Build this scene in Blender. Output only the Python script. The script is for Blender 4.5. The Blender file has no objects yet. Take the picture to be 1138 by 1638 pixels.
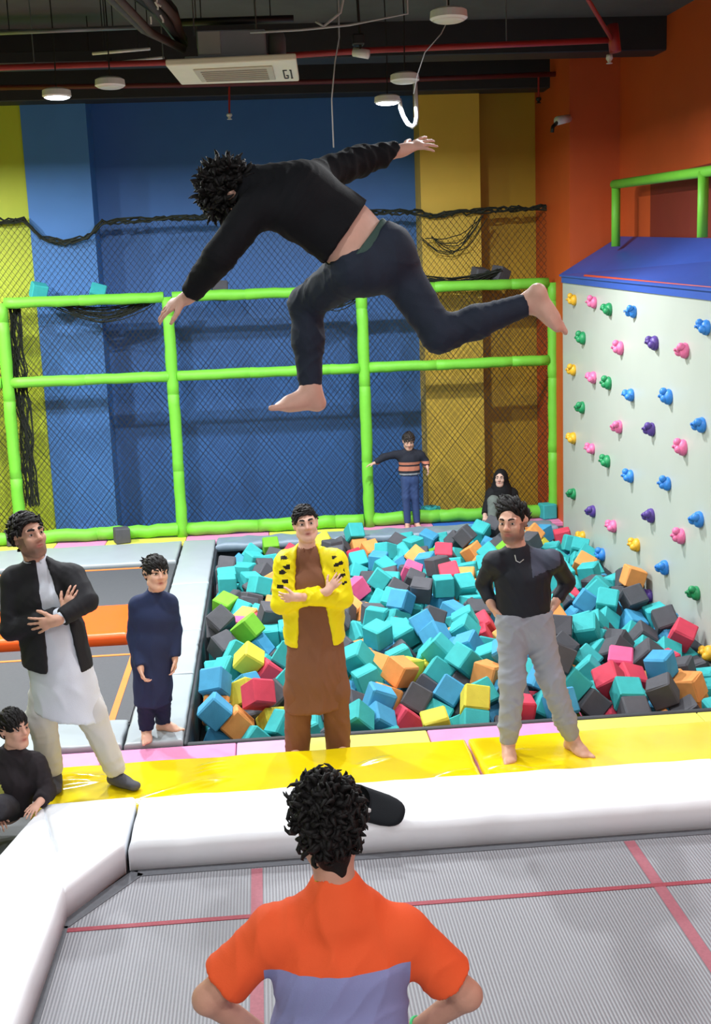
import bpy, bmesh, math, random
import numpy as np
from mathutils import Vector, Matrix, Euler
SC = bpy.context.scene
# ---------------------------------------------------------------- camera, world, exposure
IMG_W, IMG_H, FPX = 1138, 1638, 1881.65
CAM_H = 3.06
PITCH, YAW, ROLL = math.radians(10.912), math.radians(4.313), math.radians(2.15)
_d = Vector((math.sin(YAW)*math.cos(PITCH), math.cos(YAW)*math.cos(PITCH), -math.sin(PITCH)))
_r0 = Vector((math.cos(YAW), -math.sin(YAW), 0)); _u0 = _r0.cross(_d)
_r = _r0*math.cos(ROLL) - _u0*math.sin(ROLL); _u = _r0*math.sin(ROLL) + _u0*math.cos(ROLL)
_cd = bpy.data.cameras.new('camera'); CAM = bpy.data.objects.new('camera', _cd)
SC.collection.objects.link(CAM)
_m = Matrix((_r, _u, -_d)).transposed().to_4x4(); _m.translation = (0, 0, CAM_H)
CAM.matrix_world = _m
_cd.sensor_fit = 'HORIZONTAL'; _cd.sensor_width = 36; _cd.lens = 36*FPX/IMG_W
_cd.clip_start = .05; _cd.clip_end = 100
SC.camera = CAM
SC.view_settings.view_transform = 'Standard'; SC.view_settings.look = 'None'
SC.view_settings.gamma = 1; SC.view_settings.use_curve_mapping = False
SC.view_settings.exposure = 0.0
WORLD = bpy.data.worlds.new('world'); SC.world = WORLD; WORLD.use_nodes = True
WORLD.node_tree.nodes['Background'].inputs[0].default_value = (.55, .62, .75, 1)
WORLD.node_tree.nodes['Background'].inputs[1].default_value = .10
LAMP_Z = 4.72
# round ceiling lamps that are switched on: x, y, watts; those before y = 7.6 hang above the frame of the picture
LIT = [(-1.6, 10.6, 300), (1.3, 11.4, 300),
       (-3.2, 6.6, 60), (-1.5, 6.9, 75), (1.3, 6.9, 75), (3.0, 6.6, 50),
       (-2.6, 3.4, 12), (0, 3.6, 16), (2.6, 3.4, 12), (-2.6, -.4, 70), (0, -.6, 70), (2.6, -.4, 70), (-2, -3.4, 110), (2, -3.4, 110),
       (-4.2, 11.2, 250), (-4.6, 13.2, 200), (3.2, 4.4, 20)]
OFF = [(1.32, 7.95), (-1.1, 10.15), (1.32, 10.25)]

def ray(px, py):
    return (_d*FPX + _r*(px-IMG_W/2) - _u*(py-IMG_H/2))/FPX
def at_y(px, py, Y):
    v = ray(px, py); return Vector((0, 0, CAM_H)) + v*(Y/v.y)
def at_z(px, py, z):
    v = ray(px, py); return Vector((0, 0, CAM_H)) + v*((z-CAM_H)/v.z)
def at_x(px, py, X):
    v = ray(px, py); return Vector((0, 0, CAM_H)) + v*(X/v.x)

# ---------------------------------------------------------------- materials
def lin(c):
    return tuple(((v/255)/12.92 if v/255 <= .04045 else ((v/255+.055)/1.055)**2.4) for v in c)
MATS = {}
def mat(name, rgb, rough=.6, var=.06, scale=6., bump=0., bscale=40., spec=.5, metal=0, sheen=0, coat=0, attr=None, emit=0):
    if name in MATS: return MATS[name]
    m = bpy.data.materials.new(name); MATS[name] = m; m.use_nodes = True
    nt = m.node_tree; N = nt.nodes; L = nt.links; b = N['Principled BSDF']
    b.inputs['Roughness'].default_value = rough; b.inputs['Metallic'].default_value = metal
    b.inputs['Specular IOR Level'].default_value = spec
    if sheen: b.inputs['Sheen Weight'].default_value = sheen; b.inputs['Sheen Roughness'].default_value = .5
    if coat: b.inputs['Coat Weight'].default_value = coat; b.inputs['Coat Roughness'].default_value = .12
    tc = N.new('ShaderNodeTexCoord')
    nz = N.new('ShaderNodeTexNoise'); nz.inputs['Scale'].default_value = scale; nz.inputs['Detail'].default_value = 4
    L.new(tc.outputs['Object'], nz.inputs['Vector'])
    mx = N.new('ShaderNodeMix'); mx.data_type = 'RGBA'; mx.blend_type = 'MULTIPLY'
    mx.inputs['Factor'].default_value = 1
    rp = N.new('ShaderNodeValToRGB'); rp.color_ramp.elements[0].position = .25; rp.color_ramp.elements[1].position = .75
    lo, hi = 1-var, 1+var
    rp.color_ramp.elements[0].color = (lo, lo, lo, 1); rp.color_ramp.elements[1].color = (hi, hi, hi, 1)
    L.new(nz.outputs['Fac'], rp.inputs['Fac'])
    if attr:
        at = N.new('ShaderNodeVertexColor'); at.layer_name = attr; L.new(at.outputs['Color'], mx.inputs['A'])
    else:
        mx.inputs['A'].default_value = (*lin(rgb), 1)
    L.new(rp.outputs['Color'], mx.inputs['B'])
    L.new(mx.outputs['Result'], b.inputs['Base Color'])
    if bump:
        n2 = N.new('ShaderNodeTexNoise'); n2.inputs['Scale'].default_value = bscale; n2.inputs['Detail'].default_value = 3
        L.new(tc.outputs['Object'], n2.inputs['Vector'])
        bp = N.new('ShaderNodeBump'); bp.inputs['Strength'].default_value = bump; bp.inputs['Distance'].default_value = .01
        L.new(n2.outputs['Fac'], bp.inputs['Height']); L.new(bp.outputs['Normal'], b.inputs['Normal'])
    if emit:
        b.inputs['Emission Color'].default_value = (*lin(rgb), 1); b.inputs['Emission Strength'].default_value = emit
    return m

# ---------------------------------------------------------------- mesh helpers
def link(o, parent=None):
    SC.collection.objects.link(o)
    if parent is not None: o.parent = parent
    return o
def tag(o, label=None, cat=None, group=None, kind=None):
    if label: o['label'] = label
    if cat: o['category'] = cat
    if group: o['group'] = group
    if kind: o['kind'] = kind
    return o
def empty(name, loc, label=None, cat=None, group=None, rz=0, kind=None):
    o = bpy.data.objects.new(name, None); o.location = loc; o.rotation_euler.z = rz; o.empty_display_size = .1
    link(o); return tag(o, label, cat, group, kind)
def obj(name, me, m, parent=None, loc=None):
    """mesh data in world coordinates; shifted so that a child sits in its parent's space"""
    o = bpy.data.objects.new(name, me)
    if m is not None: me.materials.append(m)
    link(o, parent)
    if loc is not None: o.location = loc
    return o
def shift(me, off):
    me.transform(Matrix.Translation(-Vector(off))); return me
class B:
    """collects shapes in a bmesh"""
    def __init__(s): s.bm = bmesh.new()
    def box(s, lo, hi, bev=0, seg=1, rot=None, piv=None):
        b2 = bmesh.new()
        bmesh.ops.create_cube(b2, size=1)
        c = [(lo[i]+hi[i])/2 for i in range(3)]; d = [hi[i]-lo[i] for i in range(3)]
        for v in b2.verts: v.co = Vector((v.co.x*d[0], v.co.y*d[1], v.co.z*d[2]))
        if bev: bmesh.ops.bevel(b2, geom=b2.edges[:], offset=bev, segments=seg, profile=.5, affect='EDGES')
        M = Matrix.Translation(c)
        if rot is not None: M = M @ rot.to_4x4()
        b2.transform(M); s._add(b2); return s
    def _add(s, b2):
        me = bpy.data.meshes.new('t'); b2.to_mesh(me); b2.free(); s.bm.from_mesh(me); bpy.data.meshes.remove(me)
    def tube(s, pts, r, n=8, cap=True):
        """r: a number or one per point"""
        pts = [Vector(p) for p in pts]; k = len(pts)
        rs = [r]*k if not hasattr(r, '__len__') else r
        rings = []; ref = None
        for i, p in enumerate(pts):
            t = (pts[min(i+1, k-1)]-pts[max(i-1, 0)])
            if t.length < 1e-9: t = Vector((0, 0, 1))
            t.normalize()
            if ref is None:
                ref = Vector((0, 0, 1)) if abs(t.z) < .9 else Vector((1, 0, 0))
            a = t.cross(ref).normalized(); b = a.cross(t).normalized(); ref = b
            rings.append([s.bm.verts.new(p+(a*math.cos(q)+b*math.sin(q))*rs[i]) for q in [2*math.pi*j/n for j in range(n)]])
        for i in range(k-1):
            for j in range(n):
                s.bm.faces.new((rings[i][j], rings[i][(j+1) % n], rings[i+1][(j+1) % n], rings[i+1][j]))
        if cap:
            s.bm.faces.new(rings[0][::-1]); s.bm.faces.new(rings[-1])
        return s
    def lathe(s, prof, c, axis=(0, 0, 1), n=24, cap=True):
        """prof: (radius, height along axis)"""
        q = Vector((0, 0, 1)).rotation_difference(Vector(axis)); rings = []
        for r, h in prof:
            rings.append([s.bm.verts.new(Vector(c)+q @ Vector((max(r, 1e-4)*math.cos(2*math.pi*j/n), max(r, 1e-4)*math.sin(2*math.pi*j/n), h))) for j in range(n)])
        for i in range(len(rings)-1):
            for j in range(n):
                s.bm.faces.new((rings[i][j], rings[i][(j+1) % n], rings[i+1][(j+1) % n], rings[i+1][j]))
        if cap: s.bm.faces.new(rings[0][::-1]); s.bm.faces.new(rings[-1])
        return s
    def ball(s, c, r, sc=(1, 1, 1), rot=None, sub=2):
        b2 = bmesh.new(); bmesh.ops.create_icosphere(b2, subdivisions=sub, radius=r)
        M = Matrix.Translation(c)
        if rot is not None: M = M @ rot.to_4x4()
        b2.transform(M @ Matrix.Diagonal((*sc, 1))); s._add(b2); return s
    def poly(s, pts, z0, z1, bev=0, seg=2):
        """prism over a ground polygon"""
        b2 = bmesh.new(); lo = [b2.verts.new((p[0], p[1], z0)) for p in pts]; hi = [b2.verts.new((p[0], p[1], z1)) for p in pts]
        n = len(pts); b2.faces.new(lo[::-1]); b2.faces.new(hi)
        for i in range(n): b2.faces.new((lo[i], lo[(i+1) % n], hi[(i+1) % n], hi[i]))
        bmesh.ops.recalc_face_normals(b2, faces=b2.faces[:])
        if bev: bmesh.ops.bevel(b2, geom=b2.edges[:], offset=bev, segments=seg, profile=.5, affect='EDGES')
        s._add(b2); return s
    def quad(s, *pts):
        s.bm.faces.new([s.bm.verts.new(p) for p in pts]); return s
    def mesh(s, name='m', smooth=False, off=None):
        bmesh.ops.recalc_face_normals(s.bm, faces=s.bm.faces[:])
        me = bpy.data.meshes.new(name); s.bm.to_mesh(me); s.bm.free()
        if off is not None: shift(me, off)
        if smooth: me.polygons.foreach_set('use_smooth', [True]*len(me.polygons))
        return me
    def build(s, name, m, parent=None, smooth=False):
        """placed in the parent's local space (parents here are only moved, or built at rest)"""
        off = Vector((0, 0, 0)) if parent is None else parent.matrix_basis.translation
        if parent is not None and parent.parent is not None: off = parent.parent.matrix_basis.translation + off
        return obj(name, s.mesh(name, smooth, off), m, parent)
def auto_smooth(o, deg=40):
    me = o.data
    me.polygons.foreach_set('use_smooth', [True]*len(me.polygons))
    bm = bmesh.new(); bm.from_mesh(me)
    for e in bm.edges:
        if len(e.link_faces) == 2 and e.calc_face_angle(0) > math.radians(deg): e.smooth = False
    bm.to_mesh(me); bm.free(); return o
# ---------------------------------------------------------------- soft mats
def vnoise(x, y, s=0.):
    return (math.sin(2.3*x+1.7*y+s)+math.sin(-3.1*x+2.2*y+2*s+1)+math.sin(5.3*x-4.1*y+s*3)*.5)/2.5
def cushion(name, cs, z0, z1, R, m, parent, nu=24, nv=10, amp=.006, freq=3., seed=0., sag=0., crease=()):
    """padded vinyl mat over the ground quad cs, rounded rims, gently uneven; creases: (x, y, dx, dy, length, depth)"""
    h = z1-z0
    cs = [Vector((c[0], c[1])) for c in cs]
    def prof(L, n):
        out = [(0, 0), (0, max(0, (h-R)/h))]
        for q in (.3, .6, .85, 1.0): a = q*math.pi/2; out.append((R*(1-math.cos(a))*1.0, (h-R+R*math.sin(a))/h))
        mid = [(R+(L-2*R)*i/n, 1) for i in range(1, n)]
        return out+mid+[(L-a, b) for a, b in out[::-1]]
    Lu = ((cs[1]-cs[0]).length+(cs[2]-cs[3]).length)/2; Lv = ((cs[3]-cs[0]).length+(cs[2]-cs[1]).length)/2
    pu, pv = prof(Lu, nu), prof(Lv, nv)
    bm = bmesh.new(); grid = []
    for a, ha in pu:
        row = []
        for b, hb in pv:
            u, v = a/Lu, b/Lv
            p = (cs[0]*(1-u)+cs[1]*u)*(1-v)+(cs[3]*(1-u)+cs[2]*u)*v
            hh = min(ha, hb)
            z = z0+h*hh
            w = hh**2
            z += w*amp*vnoise(p.x*freq, p.y*freq, seed) - w*sag*math.sin(math.pi*u)*math.sin(math.pi*v)
            n = amp*.8*vnoise(p.x*freq*2.2+9, p.y*freq*2.2+z*6, seed)*(1 if hh > 0 else 0)
            for cx, cy, dx, dy, ln, dep in crease:
                t = (p.x-cx)*dx+(p.y-cy)*dy; q = (p.x-cx)*dy-(p.y-cy)*dx
                if 0 < t < ln: z += w*dep*math.exp(-(q/.022)**2)*math.sin(math.pi*t/ln)
            row.append(bm.verts.new((p.x+n, p.y+n, z)))
        grid.append(row)
    for i in range(len(pu)-1):
        for j in range(len(pv)-1):
            bm.faces.new((grid[i][j], grid[i+1][j], grid[i+1][j+1], grid[i][j+1]))
    b = B(); b.bm.free(); b.bm = bm
    bmesh.ops.contextual_create(bm, geom=[e for e in bm.edges if e.is_boundary])
    return b.build(name, m, parent, smooth=True)

# ---------------------------------------------------------------- the setting
PX0, PX1, PY0, PY1, PZ = -.64, 3.612, 7.76, 14.12, -.48          # foam pit
FZ = -.05                                                        # slab level; mats and tiles bring the walking surface to 0
floor_b = B()
for lo, hi in (((-8, -5, FZ-.1), (5.2, PY0, FZ)), ((-8, PY1, FZ-.1), (5.2, 17, FZ)), ((-8, PY0, FZ-.1), (PX0, PY1, FZ)), ((PX1, PY0, FZ-.1), (5.2, PY1, FZ))):
    floor_b.box(lo, hi)
floor_b.box((PX0-.1, PY0-.1, PZ-.1), (PX1+.1, PY1+.1, PZ))
FLOOR = tag(floor_b.build('floor', mat('concrete grey', (92, 94, 98), .7, .12, 5)), kind='structure')
dk = mat('pit lining', (52, 54, 60), .55, .1, 8)
for lo, hi in (((PX0-.03, PY0, PZ), (PX0, PY1, -.005)), ((PX0, PY0-.05, PZ), (PX1, PY0, .006)), ((PX0, PY1, PZ), (PX1, PY1+.03, -.005))):
    B().box(lo, hi, .008).build('pit_lining', dk, FLOOR)
TP, TY, TB = mat('pink foam tile', (226, 140, 186), .6, .05, 9, .15, 120), mat('pale yellow foam tile', (222, 218, 92), .6, .05, 9, .15, 120), mat('blue foam tile', (50, 105, 200), .6, .05, 9, .15, 120)
TL = mat('lilac foam tile', (214, 165, 205), .6, .05, 9, .15, 120)
xs = [-4.2, -3.4, -2.68, -2.05, -1.05, -.005, 1.02, 2.1, 2.82, 3.2]
for i, (x0, x1) in enumerate(zip(xs[:-1], xs[1:])):
    m = (TP, TY, TP, TY, TP, TY, TP, TB, TB)[i]
    B().box((x0+.003, 14.42, FZ), (x1-.003, 15.25, .0), .006).build('foam_tile', m, FLOOR)
B().box((3.203, 14.42, FZ), (4.1, 15.25, .0), .006).build('foam_tile', TP, FLOOR)
for x0, x1, m in ((-2.2, -1.2, TP), (-1.2, -.3, TP), (-.3, .08, TL), (.08, 1.02, TY), (1.02, 1.98, TP), (1.98, 2.95, TY), (2.95, 3.9, TY)):
    B().box((x0+.003, 7.26 if x0 < -2 else 6.7, FZ), (x1-.003, 7.7, .0), .006).build('foam_tile', m, FLOOR)
WB = mat('shaded blue wall paint', (52, 104, 172), .55, .05, 2.5)  # recessed wall: shade worked into the blue
WBP = mat('lit blue pillar paint', (66, 122, 190), .55, .05, 2.5)  # same blue on the pillar, lightened in colour where it catches more light
WY = mat('shaded yellow wall paint', (186, 150, 36), .55, .05, 2.5); WYP = mat('lit yellow pillar paint', (214, 178, 62), .55, .05, 2.5)  # one yellow twice: recess darkened for its shade, pillar lightened as lit
WG = mat('lime wall paint', (176, 190, 44), .55, .05, 2.5)
WO = mat('orange wall paint', (196, 84, 34), .5, .06, 2)
tag(B().box((-2.9, 15.8, FZ), (2.9, 16, 5.75)).build('wall_back', WB), kind='structure')
WALLB = bpy.data.objects['wall_back']
B().box((2.5, 15.78, FZ), (5.2, 15.8, 5.75)).build('yellow_panel', WY, WALLB)
B().box((-8, 15.3, FZ), (-2.765, 15.9, 5.75)).build('lime_panel', WG, WALLB)
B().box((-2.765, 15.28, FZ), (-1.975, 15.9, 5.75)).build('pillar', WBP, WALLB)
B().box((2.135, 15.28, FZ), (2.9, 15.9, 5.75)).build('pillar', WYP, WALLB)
tag(B().box((-8.2, -5, FZ), (-8, 17, 5.75)).build('wall_left', WG), kind='structure')
tag(B().box((-8, -5.2, FZ), (5.2, -5, 5.75)).build('wall_front', mat('pale wall paint', (214, 214, 208), .6, .03)), kind='structure')
rw = B(); rw.poly([(4.33, 14.05), (4.62, 9.5), (5.0, -5), (5.4, -5), (5.4, 14.05)], FZ, 5.75)
WALLR = tag(rw.build('wall_right', WO), kind='structure')
B().box((3.73, 14.05, FZ), (5.2, 15.9, 5.75)).build('corner_pier', WO, WALLR)
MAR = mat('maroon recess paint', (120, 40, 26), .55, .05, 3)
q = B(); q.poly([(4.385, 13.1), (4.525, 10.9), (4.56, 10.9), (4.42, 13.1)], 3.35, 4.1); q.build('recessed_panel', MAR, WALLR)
CEIL = tag(B().box((-8.2, -5.2, 5.7), (5.4, 17, 5.8)).build('ceiling', mat('black ceiling', (78, 79, 77), .8, .2, 2.)), kind='structure')
bmt = mat('black beam', (30, 30, 32), .6, .2, 4)
for y in (15.15, 12.9, 9.6, 6.0, 2.5): B().box((-8, y-.18, 5.36), (5.2, y+.18, 5.71), .01).build('beam', bmt, CEIL)

# ---------------------------------------------------------------- big trampoline in front
TRX0, TRX1, TRY0, TRY1 = -1.16, 3.2, -.6, 5.98
tr = empty('trampoline', (1.0, 2.5, FZ), 'large trampoline with striped grey woven bed and red marking lines', 'trampoline')
def bed_mat():
    m = mat('striped woven bed', (160, 160, 165), .6, .1, 30)
    nt = m.node_tree; N = nt.nodes; L = nt.links; b = N['Principled BSDF']
    tc = N.new('ShaderNodeTexCoord'); sp = N.new('ShaderNodeSeparateXYZ'); L.new(tc.outputs['Object'], sp.inputs[0])
    mu = N.new('ShaderNodeMath'); mu.operation = 'MULTIPLY'; mu.inputs[1].default_value = 2*math.pi/.0165; L.new(sp.outputs['X'], mu.inputs[0])
    sn = N.new('ShaderNodeMath'); sn.operation = 'SINE'; L.new(mu.outputs[0], sn.inputs[0])
    n1 = N.new('ShaderNodeTexNoise'); n1.inputs['Scale'].default_value = 1.3; n1.inputs['Detail'].default_value = 2; L.new(tc.outputs['Object'], n1.inputs['Vector'])
    n2 = N.new('ShaderNodeTexNoise'); n2.inputs['Scale'].default_value = 60; n2.inputs['Detail'].default_value = 3; L.new(tc.outputs['Object'], n2.inputs['Vector'])
    ad = N.new('ShaderNodeMath'); ad.operation = 'MULTIPLY_ADD'; ad.inputs[1].default_value = 1.1; L.new(n2.outputs['Fac'], ad.inputs[0]); L.new(sn.outputs[0], ad.inputs[2])
    rp = N.new('ShaderNodeValToRGB'); e = rp.color_ramp.elements
    e[0].position = 0; e[0].color = (*lin((100, 98, 103)), 1); e[1].position = .75; e[1].color = (*lin((162, 163, 169)), 1)
    L.new(ad.outputs[0], rp.inputs['Fac'])
    mx = N.new('ShaderNodeMix'); mx.data_type = 'RGBA'; L.new(n1.outputs['Fac'], mx.inputs['Factor']); L.new(rp.outputs['Color'], mx.inputs['A'])
    mx.inputs['B'].default_value = (*lin((138, 139, 145)), 1)
    L.new(mx.outputs['Result'], b.inputs['Base Color'])
    bp = N.new('ShaderNodeBump'); bp.inputs['Strength'].default_value = .4; bp.inputs['Distance'].default_value = .004; L.new(sn.outputs[0], bp.inputs['Height']); L.new(bp.outputs['Normal'], b.inputs['Normal'])
    return m
bb = B(); bb.poly([(TRX0, TRY0), (TRX1, TRY0), (TRX1, TRY1), (-.78, TRY1), (TRX0+.02, 5.45)], -.012, 0); bb.build('bed', bed_mat(), tr)
fr = B(); fr.poly([(TRX0-.3, TRY0-.1), (TRX1+.1, TRY0-.1), (TRX1+.1, TRY1+.4), (TRX0-.3, TRY1+.4)], FZ, -.014); fr.build('frame', mat('dark steel', (58, 58, 64), .5, .1), tr)
rim = mat('charcoal webbing', (96, 98, 104), .7, .1, 40)
for a, b_ in (((-.80, 5.93), (3.2, 5.93)), ((-1.13, 5.43), (-.80, 5.93)), ((-1.15, -.6), (-1.13, 5.43))):
    t = B(); d = (Vector(b_)-Vector(a)).normalized(); n = Vector((-d.y, d.x))*.04
    t.poly([Vector(a)-n, Vector(b_)-n, Vector(b_)+n, Vector(a)+n], 0, .004); t.build('edge_webbing', rim, tr)
rt = mat('red line webbing', (150, 62, 74), .7, .15, 60); rt2 = mat('dusty red webbing', (158, 92, 104), .7, .12, 60)
for (x0, y0, x1, y1, m) in ((-1.13, 5.375, 3.2, 5.41, rt), (-.19, -.6, -.13, 5.88, rt2), (1.855, -.6, 1.915, 5.88, rt2)):
    B().box((x0, y0, 0), (x1, y1, .0025 if m is rt2 else .0035)).build('marking_line', m, tr)
WV = mat('white vinyl', (236, 239, 244), .42, .015, 3, .06, 9, spec=.4)
YV = mat('yellow vinyl', (236, 208, 6), .16, .03, 3, .7, 4.5, spec=.6, coat=.6)
MW = [((-.845, 5.96), (2.62, 5.95), (2.62, 6.56), (-.845, 6.56)),
      ((-1.115, 5.50), (-.862, 5.935), (-.862, 6.56), (-1.40, 6.54)),
      ((-2.2, 2.9), (-1.165, 2.9), (-1.108, 5.515), (-1.392, 6.55))]
lb = ['long white padded mat along the far side of the big trampoline', 'white corner mat between the long mat and the sitting boy', 'white mat down the near side edge of the trampoline below the sitting boy']
for i, (c, l) in enumerate(zip(MW, lb)):
    r = empty('padded_mat', (*((Vector(c[0])+Vector(c[2]))/2), 0), l, 'mat')
    cr = [(-.3, 6.0, .96, .26, .8, .012), (-.75, 6.42, .9, -.4, .42, .016), (1.6, 6.02, .97, .2, .5, .01), (.4, 5.99, .98, .15, .6, .012)] if i == 0 else [(-1.1, 5.75, .5, .8, .25, -.01)] if i == 1 else []
    cushion('cover', c, .001, .17, .055 if i != 1 else .035, WV, r, 60 if i == 0 else 16, 14, .004, 4., i*2., crease=cr)
yl = [((-1.49, 6.60), (1.22, 6.64), (1.225, 7.29), (-1.44, 7.27)), ((1.245, 6.64), (4.0, 6.66), (4.0, 7.34), (1.24, 7.29))]
for i, c in enumerate(yl):
    r = empty('vinyl_mat', (*((Vector(c[0])+Vector(c[2]))/2), 0), ['glossy yellow vinyl mat from the sitting boy to the seam near grey joggers', 'glossy yellow vinyl mat under the bare feet in grey joggers'][i], 'mat')
    cr = [(-1.46, 6.90+.055*k, .95, .30-.12*k, .42, .022*(-1)**k) for k in range(5)]+[(-.95+.08*k, 6.66+.045*k, .96, .26, .42, .016) for k in range(4)]+[(-.55, 6.98+.06*k, .94, .34, .22, .012) for k in range(3)]+[(.9, 6.70, .97, .2, .3, .02), (.45, 6.95, .9, .43, .3, .012), (.1, 6.8, .85, .5, .25, .010)] if i == 0 else [(1.26, 6.8, .95, -.2, .35, .02), (1.25, 6.95, .95, .2, .35, .014), (1.25, 6.72, .95, .1, .5, -.016)]
    cushion('cover', c, .001, .09, .03, YV, r, 130, 40, .004, 3.5, 3+i, crease=cr)

# ---------------------------------------------------------------- trampolines beside the pit
GV = mat('pale grey vinyl', (158, 166, 172), .4, .04, 4, .12, 10); GV2 = mat('slate grey vinyl', (128, 144, 160), .4, .08, 5, .25, 14)
BD = mat('charcoal woven bed', (74, 75, 80), .7, .08, 60); OT = mat('orange tape', (222, 124, 52), .6, .05); OV = mat('orange vinyl', (250, 96, 22), .35, .03, 4, .06, 9)
for y0, y1, l in ((11.30, 13.30, 'far dark trampoline behind the orange bar mat'), (8.24, 10.22, 'dark trampoline with orange tape beside the boy in navy')):
    t = empty('side_trampoline', (-3, (y0+y1)/2, FZ), l, 'trampoline')
    B().box((-5, y0, FZ), (-1.08, y1, -.02)).build('frame', MATS['dark steel'], t)
    B().box((-4.98, y0+.02, -.02), (-1.09, y1-.02, -.008)).build('bed', BD, t)
    for (a, b_, c, d) in ((-4.9, y1-.33, -1.2, y1-.29) if y0 < 9 else (-4.9, y1-.14, -1.2, y1-.09), (-1.25, y0+.05, -1.2, y1-.33) if y0 < 9 else (-1.25, y0+.05, -1.2, y1-.14)):
        B().box((a, b_, -.008), (c, d, -.004)).build('marking_line', OT, t)
r = empty('bar_mat', (-3, 10.75, -.02), 'glossy orange padded bar mat between two dark trampolines', 'mat')
cushion('cover', ((-5, 10.25), (-1.30, 10.25), (-1.30, 11.28), (-5, 11.28)), -.049, .09, .05, OV, r, 30, 12, .003, 3, 1)
gl = [((-1.06, 12.2), (-.67, 12.2), (-.67, 14.38), (-1.06, 14.38)), ((-1.06, 10.45), (-.67, 10.45), (-.67, 12.18), (-1.06, 12.18)),
      ((-1.07, 9.2), (-.67, 9.2), (-.67, 10.43), (-1.06, 10.43)), ((-1.07, 7.74), (-.67, 7.74), (-.67, 9.18), (-1.07, 9.18))]
gn = ['farthest pale grey pad along the pit, meeting the slate flap', 'second farthest pale grey pad along the pit', 'pale grey pad along the pit beside the boy in navy\'s shoulders', 'nearest pale grey pad along the pit under the boy in navy']
for i, c in enumerate(gl):
    r = empty('edge_pad', (*((Vector(c[0])+Vector(c[2]))/2), 0), gn[i], 'pad')
    cushion('cover', c, -.049, .03, .02, GV, r, 8, 20, .004, 4, i*1.7, crease=[(-1.05, c[0][1]+.7, .95, .3, .35, .006)])
r = empty('edge_pad', (-3, 13.8, -.02), 'pale grey pad behind the far dark trampoline', 'pad')
cushion('cover', ((-5, 13.32), (-1.09, 13.32), (-1.09, 14.38), (-5, 14.38)), -.049, .03, .02, GV, r, 40, 10, .005, 3, 5)
r = empty('edge_pad', (-1.6, 8.0, -.02), 'pale grey pad between dark trampoline and pink strip, beyond white trousers', 'pad')
cushion('cover', ((-3, 7.74), (-1.09, 7.74), (-1.09, 8.22), (-3, 8.22)), -.049, .03, .02, GV, r, 30, 10, .006, 5, 2)
r = empty('pit_flap', (1.4, 14.2, -.02), 'crinkled slate grey flap along the far rim of the foam pit', 'flap')
cushion('cover', ((-.65, 13.98), (3.56, 13.98), (3.56, 14.40), (-.65, 14.40)), -.049, .05, .035, GV2, r, 60, 10, .014, 6, 4)

# ---------------------------------------------------------------- climbing wall with holds
cw = empty('climbing_wall', (3.68, 11.5, FZ), 'off-white climbing wall with rows of coloured holds above the foam pit', 'climbing wall')
PW = mat('off white board', (180, 186, 178), .4, .03, 2)
XW = 3.615
pn = B(); pn.quad((XW, 13.95, PZ), (XW, 8.0, PZ), (XW, 8.0, 2.86), (XW, 13.95, 3.09)); pn.quad((XW+.06, 13.95, PZ), (XW+.06, 8.0, PZ), (XW+.06, 8.0, 2.86), (XW+.06, 13.95, 3.09))
pn.quad((XW, 13.95, 3.09), (XW, 8, 2.86), (XW+.06, 8, 2.86), (XW+.06, 13.95, 3.09)); pn.quad((XW, 13.95, PZ), (XW, 13.95, 3.09), (XW+.06, 13.95, 3.09), (XW+.06, 13.95, PZ)); pn.quad((XW, 8, PZ), (XW, 8, 2.86), (XW+.06, 8, 2.86), (XW+.06, 8, PZ))
pn.build('panel', PW, cw)
tb = B(); tb.tube([(XW+.01, 13.0, 3.06), (XW+.01, 10.5, 2.965), (XW+.01, 8, 2.875)], .024, 6); tb.build('edge_strip', mat('red orange trim', (190, 72, 44), .5), cw)
HC = {'yellow': (222, 170, 40), 'pink': (226, 110, 158), 'green': (30, 138, 84), 'blue': (48, 128, 214), 'purple': (84, 58, 140)}
HOLDS = [('yellow', 918, 480), ('pink', 950, 484), ('green', 974, 495), ('blue', 1013, 499), ('blue', 1129, 524), ('green', 932, 541), ('pink', 992, 557), ('purple', 1047, 549), ('pink', 1095, 561), ('yellow', 917, 592), ('pink', 949, 604), ('green', 973, 613), ('blue', 1009, 632), ('blue', 1069, 635), ('green', 931, 652), ('pink', 990, 683), ('purple', 1042, 687), ('blue', 1122, 680), ('yellow', 917, 701), ('pink', 947, 718), ('pink', 1092, 716), ('green', 971, 738), ('blue', 1008, 762), ('blue', 1067, 774), ('green', 917, 790), ('purple', 948, 818), ('purple', 1041, 825), ('pink', 981, 842), ('blue', 1118, 831), ('pink', 1089, 858), ('yellow', 1018, 872), ('blue', 963, 887), ('yellow', 932, 858), ('blue', 1063, 908), ('green', 998, 918), ('purple', 1038, 953), ('green', 1113, 949), ('pink', 1084, 1000), ('yellow', 1134, 1045)]
rg = random.Random(3)
for col, px, py in HOLDS:
    p = at_x(px, py, XW-.02); s = rg.uniform(.9, 1.1)
    b = B()
    b.ball((XW-.015, p.y, p.z), .068*s, (.75, 1.05, 1), sub=2)
    a = rg.uniform(.4, 2.6)
    b.ball((XW-.06, p.y+.045*math.cos(a), p.z+.05*math.sin(a)), .034*s, sub=2)
    b.ball((XW-.055, p.y-.045*math.cos(a), p.z-.012), .036*s, sub=2)
    b.ball((XW-.07, p.y+.01, p.z+.01), .03*s, sub=1)
    b.lathe([(.012, 0), (.012, .006)], (XW-.1, p.y+.01, p.z+.01), (-1, 0, 0), 8)
    h = b.build('climbing_hold', mat(col+' hold resin', HC[col], .45, .06, 30, .2, 90), cw, smooth=True)
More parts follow.
